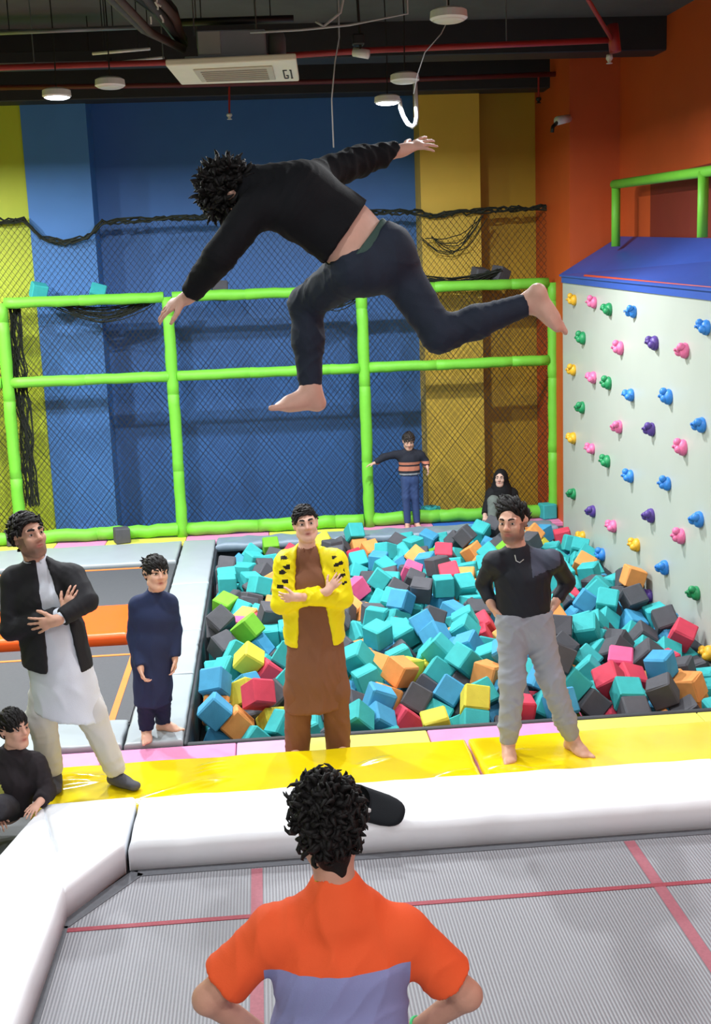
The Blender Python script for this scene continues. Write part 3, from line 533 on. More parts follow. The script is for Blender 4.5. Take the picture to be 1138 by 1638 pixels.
# foam cubes of the pit, where they came to rest: x, y, z in mm, three angles in degrees, colour; the most visible first
CUBES = """
-145,8387,94,298,307,96,4
2818,8034,46,113,63,1,2
954,8710,92,112,15,45,3
-466,8303,14,356,46,357,1
-470,8608,127,230,348,340,1
2975,8518,74,259,9,135,1
-216,9145,125,221,340,85,5
877,9628,122,56,284,256,0
1466,8740,149,228,9,301,0
3157,8387,-65,102,12,226,3
2602,9297,170,291,231,51,0
2499,8291,68,133,44,30,4
1430,8069,51,344,46,255,5
643,8936,149,30,24,250,0
-309,8316,-99,6,226,357,3
2573,8096,22,331,354,182,0
1297,8428,-3,221,316,32,1
555,7947,12,326,147,331,0
1036,8349,-14,59,328,264,2
2319,8148,-59,164,43,355,2
-229,9844,174,101,324,325,6
3434,9319,53,242,23,236,4
749,8287,26,202,357,96,1
3287,10187,152,253,313,115,2
-466,10082,197,41,36,326,2
703,8706,39,6,161,12,0
1195,10579,143,59,1,321,1
3380,9588,110,339,140,252,2
1306,8983,156,262,222,337,0
1409,10727,199,111,6,343,2
721,8080,-62,122,36,21,1
1261,8759,46,302,323,164,0
1122,9760,69,247,152,1,0
1629,8602,56,81,350,230,3
2201,8222,87,352,43,355,0
2575,7929,-69,263,299,276,2
-446,9768,56,192,35,317,2
1624,10779,214,282,90,11,0
1121,7909,-56,351,12,180,5
1832,10840,188,1,129,288,0
927,8164,-117,5,220,7,4
3460,10728,208,86,289,4,3
1619,9578,125,243,229,359,0
3042,10178,135,349,228,78,0
2986,8834,50,132,341,75,2
33,8132,-73,253,313,44,0
-128,11770,65,65,294,52,0
2701,8684,68,275,335,70,7
1399,7939,-85,15,138,277,0
1357,9496,116,332,319,331,1
2931,10487,62,340,308,3,1
-30,10214,185,37,68,139,2
1075,11374,157,343,307,5,0
3154,9505,-11,68,51,151,2
2100,8265,284,23,59,205,2
2245,13135,172,134,3,241,2
2717,8483,-12,64,340,190,4
2742,8929,72,54,44,0,2
1295,9729,151,305,326,250,1
912,10125,121,9,7,72,0
1572,9156,115,309,60,8,1
2373,9270,185,275,39,81,2
837,11317,95,341,58,3,7
-461,11070,64,73,197,328,6
1703,11654,197,63,259,321,2
-467,12047,27,180,1,274,0
1026,13903,118,38,186,18,0
-257,8681,6,154,334,343,5
2447,8670,1,133,357,252,0
3310,11724,15,98,350,326,0
1733,7950,9,210,280,330,4
-65,9115,-2,267,308,15,4
-405,9242,2,67,44,27,0
2490,8930,4,331,324,142,0
2512,13590,118,125,15,323,0
2035,7949,35,1,327,282,1
83,9248,102,156,33,347,0
2973,7912,-99,98,327,352,2
3231,10031,-46,41,297,328,1
-53,10027,33,344,94,255,0
-151,9832,-4,277,53,344,1
1524,8294,8,338,39,90,0
3213,8726,-58,333,253,352,2
2315,13013,-4,199,332,307,3
-43,8359,-133,15,136,308,5
2307,8928,131,42,142,17,2
1859,13519,60,293,351,59,1
2908,12694,155,287,248,19,2
1761,11228,208,284,33,275,4
1962,8106,-54,37,333,173,0
1827,10129,118,26,7,15,2
1296,12925,84,29,66,252,0
982,12848,-1,350,317,108,0
719,10062,-30,316,144,347,0
2833,9194,49,16,232,24,2
2987,10041,-19,317,329,64,0
1901,12558,112,6,216,259,4
3266,9217,-69,327,30,250,0
1633,10314,69,200,7,48,1
1030,9294,-3,17,249,350,0
-174,8095,-173,135,19,105,0
1663,9809,146,5,332,350,0
1698,8874,102,80,155,334,0
3459,10045,14,91,347,1,0
-10,8560,-4,53,40,195,2
-470,8378,-255,11,338,173,1
1131,8659,-59,232,317,29,2
3325,11976,45,211,330,44,3
1402,9993,114,28,149,285,2
1441,11774,112,24,348,73,7
1842,9948,44,50,311,220,4
3457,12637,66,15,326,66,0
1194,12699,32,266,5,249,1
1657,13193,77,278,79,36,0
11,13786,15,65,178,4,6
1441,11575,66,16,24,348,2
1230,12424,9,22,302,290,0
-96,12408,26,30,311,202,2
-317,9432,80,147,311,44,0
2696,13708,138,305,13,321,2
1171,8293,-148,318,55,109,0
-193,13042,29,13,348,119,0
-282,12539,25,298,270,35,0
801,9175,-16,26,53,89,3
936,12622,-88,309,317,67,0
1166,13370,5,324,6,201,3
-226,12174,6,174,7,294,0
3421,13231,71,192,3,261,4
2824,9829,30,33,25,255,0
-254,10637,30,93,68,50,3
3461,13012,38,101,197,357,0
1215,11275,53,318,33,229,2
1668,12246,96,11,9,248,1
1985,8246,129,25,59,206,1
1610,12526,86,317,202,306,3
1040,8892,40,1,347,223,5
-493,12957,1,319,185,354,2
1604,10823,25,287,270,15,1
3266,13592,43,31,257,5,1
3115,10798,46,221,330,268,0
-472,12256,49,77,179,6,0
1131,10512,-23,284,333,202,0
728,13517,28,0,182,32,2
3208,11017,41,52,349,239,0
1786,9733,-7,194,61,4,4
1505,13535,29,320,307,271,2
1644,8256,-172,70,318,121,1
1494,13027,15,312,226,66,0
1390,8664,-73,59,46,126,2
3445,12331,49,53,331,271,0
-273,10985,6,308,353,135,0
907,10348,95,273,354,187,2
2459,12778,26,138,321,5,0
3183,12790,8,11,6,246,0
1882,10671,39,309,262,253,0
812,8510,-44,332,347,283,3
2159,13302,65,234,31,272,2
1145,10898,63,19,319,57,0
1063,11121,-9,328,132,38,0
652,10606,47,14,320,237,2
3038,13123,138,199,44,341,3
3461,9110,-200,90,167,4,2
661,13932,8,304,23,285,5
2648,9093,-3,56,28,111,0
566,8435,-78,126,327,93,2
-237,8917,-35,280,139,326,1
1066,13827,-64,311,183,14,3
1813,8724,208,126,22,257,1
2728,10686,24,310,16,58,2
1972,11532,77,277,245,66,3
252,8183,-131,320,311,211,0
1276,9202,43,26,36,357,0
-191,8545,-165,0,0,295,2
-263,11429,-66,66,15,17,2
166,7935,-85,6,354,306,0
2092,12039,25,336,102,138,0
-219,13773,-53,57,315,25,0
-227,11668,-80,257,20,17,2
2799,10428,-97,51,1,93,1
1332,10755,5,339,186,344,0
1891,8493,92,13,46,62,0
126,8823,52,118,138,10,0
3242,11278,-10,259,6,123,2
3432,11152,29,297,259,353,0
3437,8846,-202,170,358,63,0
1058,9486,-30,306,354,276,2
3154,9782,-85,323,155,61,0
141,10018,76,288,289,254,0
3211,7923,-105,76,10,184,0
774,10793,20,329,42,194,3
1014,11893,2,95,310,91,2
1420,12581,-17,296,233,335,1
1359,8124,-180,313,164,12,0
3473,10947,139,289,294,70,2
2608,13074,22,309,35,320,2
-77,12844,-20,8,328,104,2
985,11369,-63,288,42,353,0
50,13551,-66,314,8,330,2
1067,10007,33,322,279,286,0
549,10066,127,281,53,358,2
3441,8624,-214,155,257,5,0
752,12965,53,334,170,346,2
3404,9495,-72,12,318,101,1
2114,13096,-65,162,337,308,0
2533,10153,28,32,42,301,3
1206,11567,67,271,314,75,0
3114,11575,-103,41,29,155,0
3060,9185,-37,37,31,0,0
2453,8117,-192,44,348,74,4
2708,11096,81,159,340,17,0
3466,9306,-194,77,359,90,0
2348,12527,-56,352,223,86,0
1750,9334,18,289,29,104,0
-500,9505,-109,357,52,90,0
-505,10221,63,306,180,0,2
1989,12331,9,97,342,252,0
836,13767,-37,145,331,95,2
-475,8540,-66,258,49,264,3
941,9689,-55,77,175,7,1
1218,11812,51,73,166,343,2
3398,12501,-73,58,43,243,0
590,9731,-17,24,37,48,2
2582,13323,-22,278,305,14,1
1581,10031,-1,295,213,17,0
-354,13600,-141,213,319,17,1
-505,12480,25,46,270,44,2
2974,11222,-102,136,52,57,4
-382,11817,-104,74,53,6,2
3403,10817,-7,41,66,246,2
2920,11314,118,243,61,78,0
-3,12011,28,319,303,147,3
2665,12697,84,315,27,298,6
-4,13176,-35,7,341,266,0
956,13311,-69,8,51,315,4
2072,13562,-23,78,26,275,0
1645,13873,-31,99,17,255,0
3105,10315,-18,147,350,359,2
-338,10413,24,5,358,227,7
-180,11973,-34,359,21,200,2
533,8874,-134,258,24,244,1
3177,12541,-48,321,324,182,0
1747,8192,31,351,44,92,2
1437,8399,-164,123,39,90,2
722,8965,-27,58,158,315,0
2859,8143,-154,274,78,46,1
2701,9370,23,354,142,42,0
898,10557,37,249,340,280,3
253,13729,-79,58,35,225,4
1319,9656,-86,319,299,167,0
1,11557,-119,109,48,101,3
3463,12116,-93,259,325,103,0
1697,12901,0,341,8,164,2
3318,10353,-12,174,77,5,1
3176,8959,-72,347,1,101,4
3131,13034,-14,98,315,331,5
760,10368,-81,327,283,15,0
1272,9912,-19,141,345,311,0
1971,9437,73,307,54,58,3
-121,10861,-15,314,4,318,0
965,8912,-146,77,0,318,1
1637,7952,-169,65,100,329,2
-90,9358,-53,41,29,232,0
1460,12102,6,237,283,351,2
789,7930,-190,65,57,68,0
1229,9005,-32,221,351,68,5
3208,8417,-250,347,168,309,3
-491,10206,-165,90,0,351,0
1753,8454,-76,223,0,329,1
2467,9486,58,126,282,28,0
2045,10266,83,281,120,334,1
2685,9638,98,48,301,105,0
2078,13935,-57,293,172,0,0
-504,12294,-154,2,114,272,2
1602,11760,3,66,337,169,0
2811,10872,-20,240,32,318,0
1963,12945,-1,37,308,343,2
3061,8583,-98,8,168,41,3
1486,9352,-6,227,332,93,1
2585,10449,28,287,4,278,0
-465,8956,-299,23,201,41,0
1904,8327,-119,3,321,238,4
2433,12356,50,60,38,221,0
430,8023,-112,6,327,331,2
2936,9883,-114,326,156,319,2
-20,9789,-138,328,160,283,2
2674,8296,-105,260,338,102,0
1838,13163,-87,341,161,322,6
1981,8596,-100,246,42,267,2
1434,12797,-92,65,221,47,0
3406,13243,-127,88,167,358,1
421,8250,0,144,329,343,2
2181,11516,39,88,359,260,0
738,9895,-125,352,214,287,3
564,10292,80,342,310,187,2
1815,10907,-3,99,323,94,3
2457,13564,-110,348,189,13,0
2797,7901,-194,87,146,358,3
2027,11001,71,22,18,299,0
2387,8410,-107,14,160,77,0
998,8532,-146,68,43,359,2
1446,10996,30,45,346,279,0
2879,8674,-141,254,8,130,3
490,9050,55,23,149,54,0
740,12735,9,3,227,343,2
2167,8322,-199,283,151,356,5
-463,8827,-72,0,131,111,0
1511,8966,25,0,180,334,0
2315,12748,-120,24,49,191,3
2572,9292,-97,219,2,313,2
2877,9596,-76,345,52,160,2
2981,10763,-91,313,220,327,1
3428,11842,-151,317,77,5,1
2807,13374,67,34,5,206,2
3088,12180,-33,271,39,79,0
3453,9783,1,352,355,157,1
-313,12179,-173,82,99,332,0
825,10972,-64,96,320,237,2
2292,8530,-314,74,65,48,7
2589,8570,-140,338,122,316,0
2302,11251,-68,332,70,34,1
1454,10573,-78,336,14,316,0
1825,10426,36,305,357,62,2
591,9080,-103,233,52,15,5
3039,13752,-4,97,11,218,3
804,8714,-127,281,17,208,0
-412,13331,-155,2,47,245,0
-305,12421,-165,0,180,297,0
1422,13947,-131,18,65,194,2
1108,10261,-42,57,313,35,2
1230,8524,-275,247,107,24,0
1495,9732,-10,246,21,110,3
3313,13565,-142,180,77,5,0
2076,10774,27,339,84,282,0
93,11746,-41,239,219,3,0
-496,12019,-165,273,90,87,0
150,9809,-40,210,358,294,0
-475,9105,-112,224,17,343,0
1794,11964,101,58,311,339,2
-108,10461,30,83,6,200,4
2491,13940,36,63,290,116,1
-350,9974,25,180,0,326,0
-51,11797,-216,91,22,321,0
96,10288,-165,0,180,18,4
155,10263,25,0,180,23,3
2008,8765,38,347,299,95,1
3240,12048,-149,52,11,212,2
1957,13317,-69,52,18,238,0
2335,8811,-122,317,359,59,3
1058,10741,-77,352,96,228,0
1318,8764,-218,48,166,51,6
2068,8594,160,46,44,223,0
769,12074,-101,305,178,10,0
2090,11285,10,348,178,333,3
901,12937,-182,301,43,93,2
2985,13510,9,105,350,42,0
2980,12881,-24,2,266,144,1
3290,12948,-159,29,77,5,0
50,11970,-166,5,333,326,2
2704,13538,-59,330,342,349,2
792,9046,-199,32,339,314,0
3376,10579,6,256,77,5,2
-24,12347,-311,293,294,233,0
1199,9785,-194,296,181,26,2
-11,8779,-84,33,43,54,0
-470,12591,-165,0,0,241,4
1934,12670,-42,281,35,288,2
3439,12761,-129,344,77,6,1
1150,13561,-97,259,319,286,2
2726,13802,-75,25,126,93,0
3381,13955,-118,280,77,5,3
2262,13578,-70,10,343,100,1
175,8369,-9,46,169,349,0
182,9657,138,229,350,4,1
288,10354,208,263,46,4,5
556,11981,217,310,269,16,0
2269,10663,107,314,126,72,0
2232,9492,154,281,327,54,2
395,9263,77,268,143,10,0
2044,8979,156,2,300,101,2
399,11311,93,359,102,23,1
145,11456,22,115,312,282,2
371,9944,16,313,228,323,1
233,8616,-7,231,37,324,0
464,10532,147,295,40,57,1
2429,11428,82,101,320,15,0
2931,13704,174,197,71,27,2
1998,9227,166,212,312,43,2
253,9010,-31,53,345,10,2
2669,12300,76,295,13,186,0
2714,11335,87,276,351,14,2
2413,11025,85,225,312,3,2
582,11456,9,73,346,264,2
2298,9862,106,32,335,15,2
2976,11989,41,318,336,341,1
109,12446,-53,303,38,235,2
142,12923,-61,6,136,268,0
2365,10386,27,354,152,290,0
2290,11709,55,10,72,7,2
2072,9730,66,337,15,205,5
502,12812,44,119,17,1,2
543,12060,27,0,359,34,0
501,13749,-80,306,234,82,0
355,10398,8,282,34,202,0
2676,11806,17,143,19,90,1
2604,12065,13,84,25,353,2
263,13435,-129,270,302,94,4
2831,12988,116,286,136,349,0
2109,10076,-3,324,35,207,3
414,11745,16,38,203,4,2
659,12532,-7,109,312,318,2
219,9251,-43,326,344,268,0
2546,10931,-38,292,328,137,1
3428,8349,-223,318,77,5,0
177,9493,-14,13,25,163,0
49,10666,83,58,232,50,0
428,9186,-151,109,15,233,1
406,12845,-135,89,58,118,0
102,10456,30,90,3,196,0
640,11715,-40,290,14,38,0
2852,12235,-50,49,208,346,0
2922,12677,-53,229,257,5,2
325,13105,-162,28,356,196,0
286,8818,-126,90,39,119,1
2763,12526,22,131,309,0,0
339,12302,-111,130,313,282,4
709,11158,-61,85,307,61,1
2503,11196,11,332,37,50,0
2444,10673,-10,145,359,286,2
137,10851,-3,277,38,241,0
698,9530,-41,208,12,66,1
347,11983,-78,47,305,272,2
750,12327,-141,348,308,158,0
788,11526,-67,31,65,103,2
-494,11111,-132,62,183,4,2
394,8554,-134,100,45,340,0
1748,8750,-95,215,4,240,4
450,13492,-165,14,270,80,0
3004,11716,17,89,48,94,1
2923,8360,-136,261,346,46,2
2338,12244,-93,316,40,105,2
2381,11934,-7,133,301,321,3
2225,9339,-40,130,54,83,0
-466,9320,-241,64,208,316,2
-496,10587,-88,1,227,265,2
253,12539,-182,293,46,358,1
546,12652,-125,342,307,320,0
97,12200,-129,172,52,345,0
-495,13062,-172,314,185,356,0
-489,12017,-355,90,0,280,2
1799,8948,-81,155,248,357,2
3333,8170,-248,231,77,5,3
2882,8941,-108,189,334,329,0
418,10172,-74,253,61,13,3
3072,10987,-105,231,359,252,0
330,9657,-115,346,218,324,0
-488,10449,-233,350,314,277,0
-491,10048,-355,270,0,268,2
2564,12501,-110,282,64,248,0
534,13268,-93,313,127,12,2
-471,9818,-278,174,62,355,2
2277,10579,-115,109,303,16,2
20,12687,-123,84,327,94,1
381,11613,-118,73,313,68,1
2338,9103,28,315,152,22,2
-414,8700,-206,0,131,111,3
1965,10013,-132,213,318,22,0
3441,10093,-184,273,348,353,1
-476,9589,-319,290,354,351,2
1261,10261,-156,324,13,254,2
1881,11344,43,0,102,252,0
2128,8417,-13,294,28,194,2
-473,11292,-258,293,116,282,7
3132,10192,-218,1,190,19,0
229,9455,-196,333,351,27,3
3291,12302,-172,169,354,67,2
2674,8808,-114,31,335,37,2
-480,10809,-148,103,327,255,0
-477,13207,-296,70,43,242,2
1938,9127,-22,308,46,104,2
-142,10233,20,75,196,3,0
2516,11741,-75,256,235,30,1
2094,10469,-25,88,323,334,1
2528,9734,24,346,287,172,4
2340,10060,22,335,210,293,3
-454,11550,-191,72,255,53,0
1565,8945,-165,26,270,325,3
-209,9551,-178,310,8,212,1
863,10610,-211,235,302,317,1
1447,11412,-100,54,63,128,2
786,13192,-108,37,60,348,2
1231,13166,-85,138,355,243,0
3159,10553,-46,134,345,34,1
1898,12133,-11,20,248,226,0
1623,8412,-355,0,0,12,0
57,8876,-235,16,223,54,1
1143,8053,-223,203,0,329,2
2775,13068,-187,256,319,269,0
-466,13557,-292,296,41,198,1
-291,9656,-42,289,230,311,0
-5,9589,-117,325,297,141,2
840,9331,-136,288,32,301,7
3063,9578,-162,55,18,264,0
-478,10247,-355,270,0,173,0
-18,11333,-149,240,42,37,2
245,11206,-201,38,20,38,2
1291,11971,-105,76,47,215,1
2765,12018,-82,25,25,353,2
713,12830,-266,309,142,60,0
2332,13269,-76,269,25,23,0
1407,9180,-128,308,320,69,0
2255,9630,1,323,118,268,1
351,10666,-66,273,315,69,0
1670,13413,-60,333,338,166,2
185,10061,-124,338,196,288,2
573,13059,-20,294,177,338,0
-230,13965,-165,0,0,90,2
2516,13833,-127,288,351,230,0
2825,13927,78,54,354,0,2
2757,11103,-115,19,241,328,2
1789,11602,23,10,183,69,0
"""
CUBE_COL = [('teal', (60, 172, 174)), ('sky blue', (70, 150, 192)), ('charcoal', (80, 80, 86)), ('orange', (226, 150, 84)), ('red', (204, 66, 88)), ('yellow', (208, 198, 70)), ('green', (112, 178, 50)), ('pink', (232, 94, 140))]
CUBE_MAT = [mat(n+' foam', c, .75, .08, 12, .12, 150, spec=.25) for n, c in CUBE_COL]
CS = .19
def cube_mesh(k, seed):
    rg = random.Random(seed); bm = bmesh.new(); bmesh.ops.create_cube(bm, size=CS)
    bmesh.ops.bevel(bm, geom=bm.edges[:], offset=.012, segments=1, affect='EDGES')
    for v in bm.verts: v.co += Vector((rg.uniform(-1, 1), rg.uniform(-1, 1), rg.uniform(-1, 1)))*.004
    me = bpy.data.meshes.new(CUBE_COL[k][0].replace(' ', '_')+'_foam_cube'); bm.to_mesh(me); bm.free(); me.materials.append(CUBE_MAT[k])
    return me
CUBE_MESH = [[cube_mesh(k, k*7+s) for s in range(3)] for k in range(8)]
def zone(x, y):
    row = 'at the front rim' if y < 8.5 else 'in the front half' if y < 10.4 else 'in the far half' if y < 12.9 else 'at the far rim'
    return row+(' by the grey pads' if x < .25 else ' near the yellow jacket' if x < 1.3 else ' behind the grey joggers' if x < 2.35 else ' by the climbing wall')
NAME = ['teal', 'blue', 'charcoal', 'orange', 'red', 'yellow', 'green', 'pink']
def cube_label(i):
    x, y, z, a, b_, c, k = rows[i]; R = Euler([math.radians(v) for v in (a, b_, c)]).to_matrix()
    up = max(abs(R[2][q]) for q in range(3)); tilt = 'flat' if up > .95 else 'tilted' if up > .80 else 'upended'
    near = sorted(range(min(300, len(rows))), key=lambda q: (rows[q][0]-x)**2+(rows[q][1]-y)**2)[1:3]
    n = [NAME[rows[q][6]] for q in near]
    w = 'two '+n[0]+' ones' if n[0] == n[1] else n[0]+' and '+n[1]
    return '%s %s foam cube %s beside %s' % (tilt, NAME[k], zone(x/1000, y/1000), w)
rest = bmesh.new()
rows = [tuple(int(v) for v in r.split(',')) for r in CUBES.strip().split('\n')]
for i, (x, y, z, a, b_, c, k) in enumerate(rows):
    p = (x/1000, y/1000, z/1000); e = tuple(math.radians(v) for v in (a, b_, c))
    if i < 300:
        o = bpy.data.objects.new('foam_cube', CUBE_MESH[k][i % 3]); o.location = p; o.rotation_euler = e; link(o)
        n = NAME[k]; tag(o, cube_label(i), 'foam cube', '%s cubes %s' % (n, zone(p[0], p[1])))
    else:
        me = CUBE_MESH[k][i % 3].copy(); me.transform(Matrix.LocRotScale(p, Euler(e), None))
        for q in me.polygons: q.material_index = k
        rest.from_mesh(me); bpy.data.meshes.remove(me)
same = {}
for o in SC.objects:
    if o.get('category') == 'foam cube': same.setdefault(o['label'], []).append(o)
for v in same.values():
    v.sort(key=lambda o: o.location.y)
    if len(v) > 1:
        for o, w in zip(v, ('nearer', 'farther') if len(v) == 2 else ('nearest', 'middle', 'farthest') if len(v) == 3 else ('nearest', 'second', 'third', 'farthest')): o['label'] = w+' '+o['label'].replace(' foam', '')
me = bpy.data.meshes.new('foam_cubes'); rest.to_mesh(me); rest.free()
for m in CUBE_MAT: me.materials.append(m)
if len(me.vertices):
    o = obj('foam_cubes', me, None); tag(o, 'remaining foam cubes half buried between the others in the pit', 'foam cubes', None, 'stuff')
# loose cubes outside the pit
for k, p, rz, l in ((2, at_z(196, 868, 0), .3, 'charcoal foam cube on the pale yellow tile by the lime rail'), (0, at_z(690, 833, 0), .5, 'teal foam cube beside the boy in the striped sweater'), (0, at_z(876, 829, 0), .2, 'teal foam cube at the foot of the lime post by the climbing wall'),
                    (4, at_z(-2, 850, 0), .1, 'red foam cube on the far tiles behind the man in the blazer'), (2, at_z(22, 872, 0), .4, 'charcoal foam cube on the far tiles behind the man in the blazer')):
    o = bpy.data.objects.new('foam_cube', CUBE_MESH[k][0]); o.location = (p.x, p.y, CS/2+.003); o.rotation_euler = (0, 0, rz); link(o); tag(o, l, 'foam cube')
for k, px, py, Y, e, l in ((0, 62, 466, YF+.25, (.3, .2, .4), 'teal foam cube caught above the top rail over the lime wall'), (0, 156, 470, YF+.25, (.8, .3, .1), 'teal foam cube half hidden behind the top rail by the blue pillar'),
                        (3, 322, 462, YF+.25, (.5, .5, .2), 'orange foam cube caught above the top rail by the jumper\'s lower hand'), (2, 768, 441, YF+.25, (.2, .1, .3), 'charcoal foam cube caught in the gathered net on the top rail'), (2, 800, 440, YF+.25, (.1, .4, .6), 'charcoal foam cube on the gathered net, next to the yellow recess'), (2, 352, 465, YF+.25, (.9, .1, .1), 'charcoal foam cube behind the top rail near the orange one')):
    p = at_y(px, py, Y); o = bpy.data.objects.new('foam_cube', CUBE_MESH[k][1]); o.location = p; o.rotation_euler = e; link(o); tag(o, l, 'foam cube')
# ---------------------------------------------------------------- bodies: one smooth skin per figure from blended limb shapes
def V3(*a): return np.array(a, float)
def unit(v): v = np.asarray(v, float); return v/(np.linalg.norm(v)+1e-12)
def cone(a, b, ra, rb, k=.02, cut=None):
    """tapered limb from a to b; cut: (point, outward normal) flat end"""
    a, b = np.asarray(a, float), np.asarray(b, float); ab = b-a; l2 = ab@ab+1e-12
    def f(X, Y, Z):
        px, py, pz = X-a[0], Y-a[1], Z-a[2]
        t = np.clip((px*ab[0]+py*ab[1]+pz*ab[2])/l2, 0, 1)
        d = np.sqrt((px-t*ab[0])**2+(py-t*ab[1])**2+(pz-t*ab[2])**2)-(ra+t*(rb-ra))
        if cut is not None:
            c, n = cut; d = np.maximum(d, (X-c[0])*n[0]+(Y-c[1])*n[1]+(Z-c[2])*n[2])
        return d
    r = max(ra, rb); return (f, np.minimum(a, b)-r, np.maximum(a, b)+r, k)
def tub(a, b, ra, rb, side, ks, kf, k=.03, cut=None):
    """flattened tapered limb: radius scaled by ks along side and kf across it"""
    a, b = np.asarray(a, float), np.asarray(b, float); L = np.linalg.norm(b-a); t0 = unit(b-a)
    s0 = unit(np.asarray(side, float)-t0*(np.asarray(side, float)@t0)); f0 = np.cross(t0, s0)
    m = min(ks, kf, 1.0)
    def f(X, Y, Z):
        px, py, pz = X-a[0], Y-a[1], Z-a[2]
        w = px*t0[0]+py*t0[1]+pz*t0[2]; s = (px*s0[0]+py*s0[1]+pz*s0[2])/ks; q = (px*f0[0]+py*f0[1]+pz*f0[2])/kf
        t = np.clip(w, 0, L)
        d = (np.sqrt(s*s+q*q+(w-t)**2)-(ra+(rb-ra)*t/L))*m
        if cut is not None:
            c, n = cut; d = np.maximum(d, (X-c[0])*n[0]+(Y-c[1])*n[1]+(Z-c[2])*n[2])
        return d
    r = max(ra, rb)*max(ks, kf, 1); return (f, np.minimum(a, b)-r, np.maximum(a, b)+r, k)
def ell(c, r, R=None, k=.02):
    """ellipsoid, R columns = its axes"""
    c = np.asarray(c, float); R = np.eye(3) if R is None else R; r = np.asarray(r, float)
    def f(X, Y, Z):
        px, py, pz = X-c[0], Y-c[1], Z-c[2]; k0 = 0; k1 = 0
        for i in range(3):
            q = px*R[0, i]+py*R[1, i]+pz*R[2, i]; k0 = k0+(q/r[i])**2; k1 = k1+(q/r[i]**2)**2
        k0 = np.sqrt(k0)
        return k0*(k0-1)/(np.sqrt(k1)+1e-9)
    m = np.sqrt(((R*r)**2).sum(1)); return (f, c-m, c+m, k)
def neg(p): return (p[0], p[1], p[2], -abs(p[3]))
def axis_pts(lo, hi, h, fine):
    out = [lo]
    while out[-1] < hi:
        s = h
        for a, b, hf in fine:
            if a <= out[-1] <= b: s = min(s, hf)
        out.append(out[-1]+s)
    return np.array(out, np.float32)
def skin_mesh(prims, h=.011, fine=(), cuts=(), name='m'):
    """surface of the blended shapes on a (locally finer) grid; cuts: planes (point, outward normal) that trim it flat"""
    lo = np.min([p[1] for p in prims if p[3] >= 0], 0)-.03; hi = np.max([p[2] for p in prims if p[3] >= 0], 0)+.03
    ax = [axis_pts(lo[i], hi[i], h, [(f[0][i]-f[1], f[0][i]+f[1], f[2]) for f in fine]) for i in range(3)]
    F = np.full([len(a) for a in ax], .12, np.float32)
    for f, a, b, k in prims:
        kk = abs(k); mg = kk+.045
        sl = []
        for i in range(3):
            i0 = max(0, np.searchsorted(ax[i], a[i]-mg)-1); i1 = min(len(ax[i]), np.searchsorted(ax[i], b[i]+mg)+1); sl.append(slice(i0, max(i0, i1)))
        sl = tuple(sl)
        if any(s.stop <= s.start for s in sl): continue
        X, Y, Z = ax[0][sl[0]][:, None, None], ax[1][sl[1]][None, :, None], ax[2][sl[2]][None, None, :]
        d = f(X, Y, Z); g = F[sl]; kk = max(kk, 1e-4)
        if k >= 0:
            q = np.maximum(kk-np.abs(d-g), 0)/kk; F[sl] = np.minimum(d, g)-q*q*kk*.25
        else:
            d = -d; q = np.maximum(kk-np.abs(d-g), 0)/kk; F[sl] = np.maximum(d, g)+q*q*kk*.25
    for c, n in cuts:
        n = unit(n)
        F = np.maximum(F, ((ax[0]-c[0])*n[0])[:, None, None]+((ax[1]-c[1])*n[1])[None, :, None]+((ax[2]-c[2])*n[2])[None, None, :]).astype(np.float32)
    S = F < 0
    c8 = [S[i:S.shape[0]-1+i, j:S.shape[1]-1+j, k:S.shape[2]-1+k] for i in (0, 1) for j in (0, 1) for k in (0, 1)]
    al = c8[0].copy(); an = c8[0].copy()
    for c in c8[1:]: al &= c; an |= c
    act = an & ~al
    ii, jj, kk_ = np.nonzero(act); n = len(ii); idx = np.full(act.shape, -1, np.int32); idx[ii, jj, kk_] = np.arange(n)
    P = np.zeros((n, 3)); W = np.zeros(n)
    co = [(0, 0, 0), (1, 0, 0), (0, 1, 0), (1, 1, 0), (0, 0, 1), (1, 0, 1), (0, 1, 1), (1, 1, 1)]
    for a in range(8):
        for d in range(3):
            if co[a][d]: continue
            b = list(co[a]); b[d] = 1
            fa = F[ii+co[a][0], jj+co[a][1], kk_+co[a][2]]; fb = F[ii+b[0], jj+b[1], kk_+b[2]]
            x = (fa < 0) != (fb < 0); t = np.where(x, fa/np.where(x, fa-fb, 1), 0)
            for q, base in enumerate((ii, jj, kk_)):
                p0 = ax[q][base+co[a][q]]
                P[:, q] += np.where(x, p0+(t*(ax[q][base+1]-ax[q][base]) if q == d else 0), 0)
            W += x
    P /= np.maximum(W, 1)[:, None]
    Q = []
    for d in range(3):
        s0 = [slice(None)]*3; s1 = [slice(None)]*3; s0[d] = slice(0, -1); s1[d] = slice(1, None)
        A, Bv = S[tuple(s0)], S[tuple(s1)]
        e = np.nonzero(A != Bv); flip = A[e]
        u, v = [q for q in range(3) if q != d]
        def cell(du, dv):
            c = [e[0].copy(), e[1].copy(), e[2].copy()]; c[u] -= du; c[v] -= dv; return idx[c[0], c[1], c[2]]
        ok = (e[u] > 0) & (e[v] > 0) & (e[u] < S.shape[u]-1) & (e[v] < S.shape[v]-1)
        e = tuple(x[ok] for x in e); flip = flip[ok]
        q = np.stack([cell(1, 1), cell(0, 1), cell(0, 0), cell(1, 0)], 1)
        if d == 1: flip = ~flip
        q = np.where(flip[:, None], q, q[:, ::-1]); Q.append(q)
    Q = np.concatenate(Q); Q = Q[(Q >= 0).all(1)]
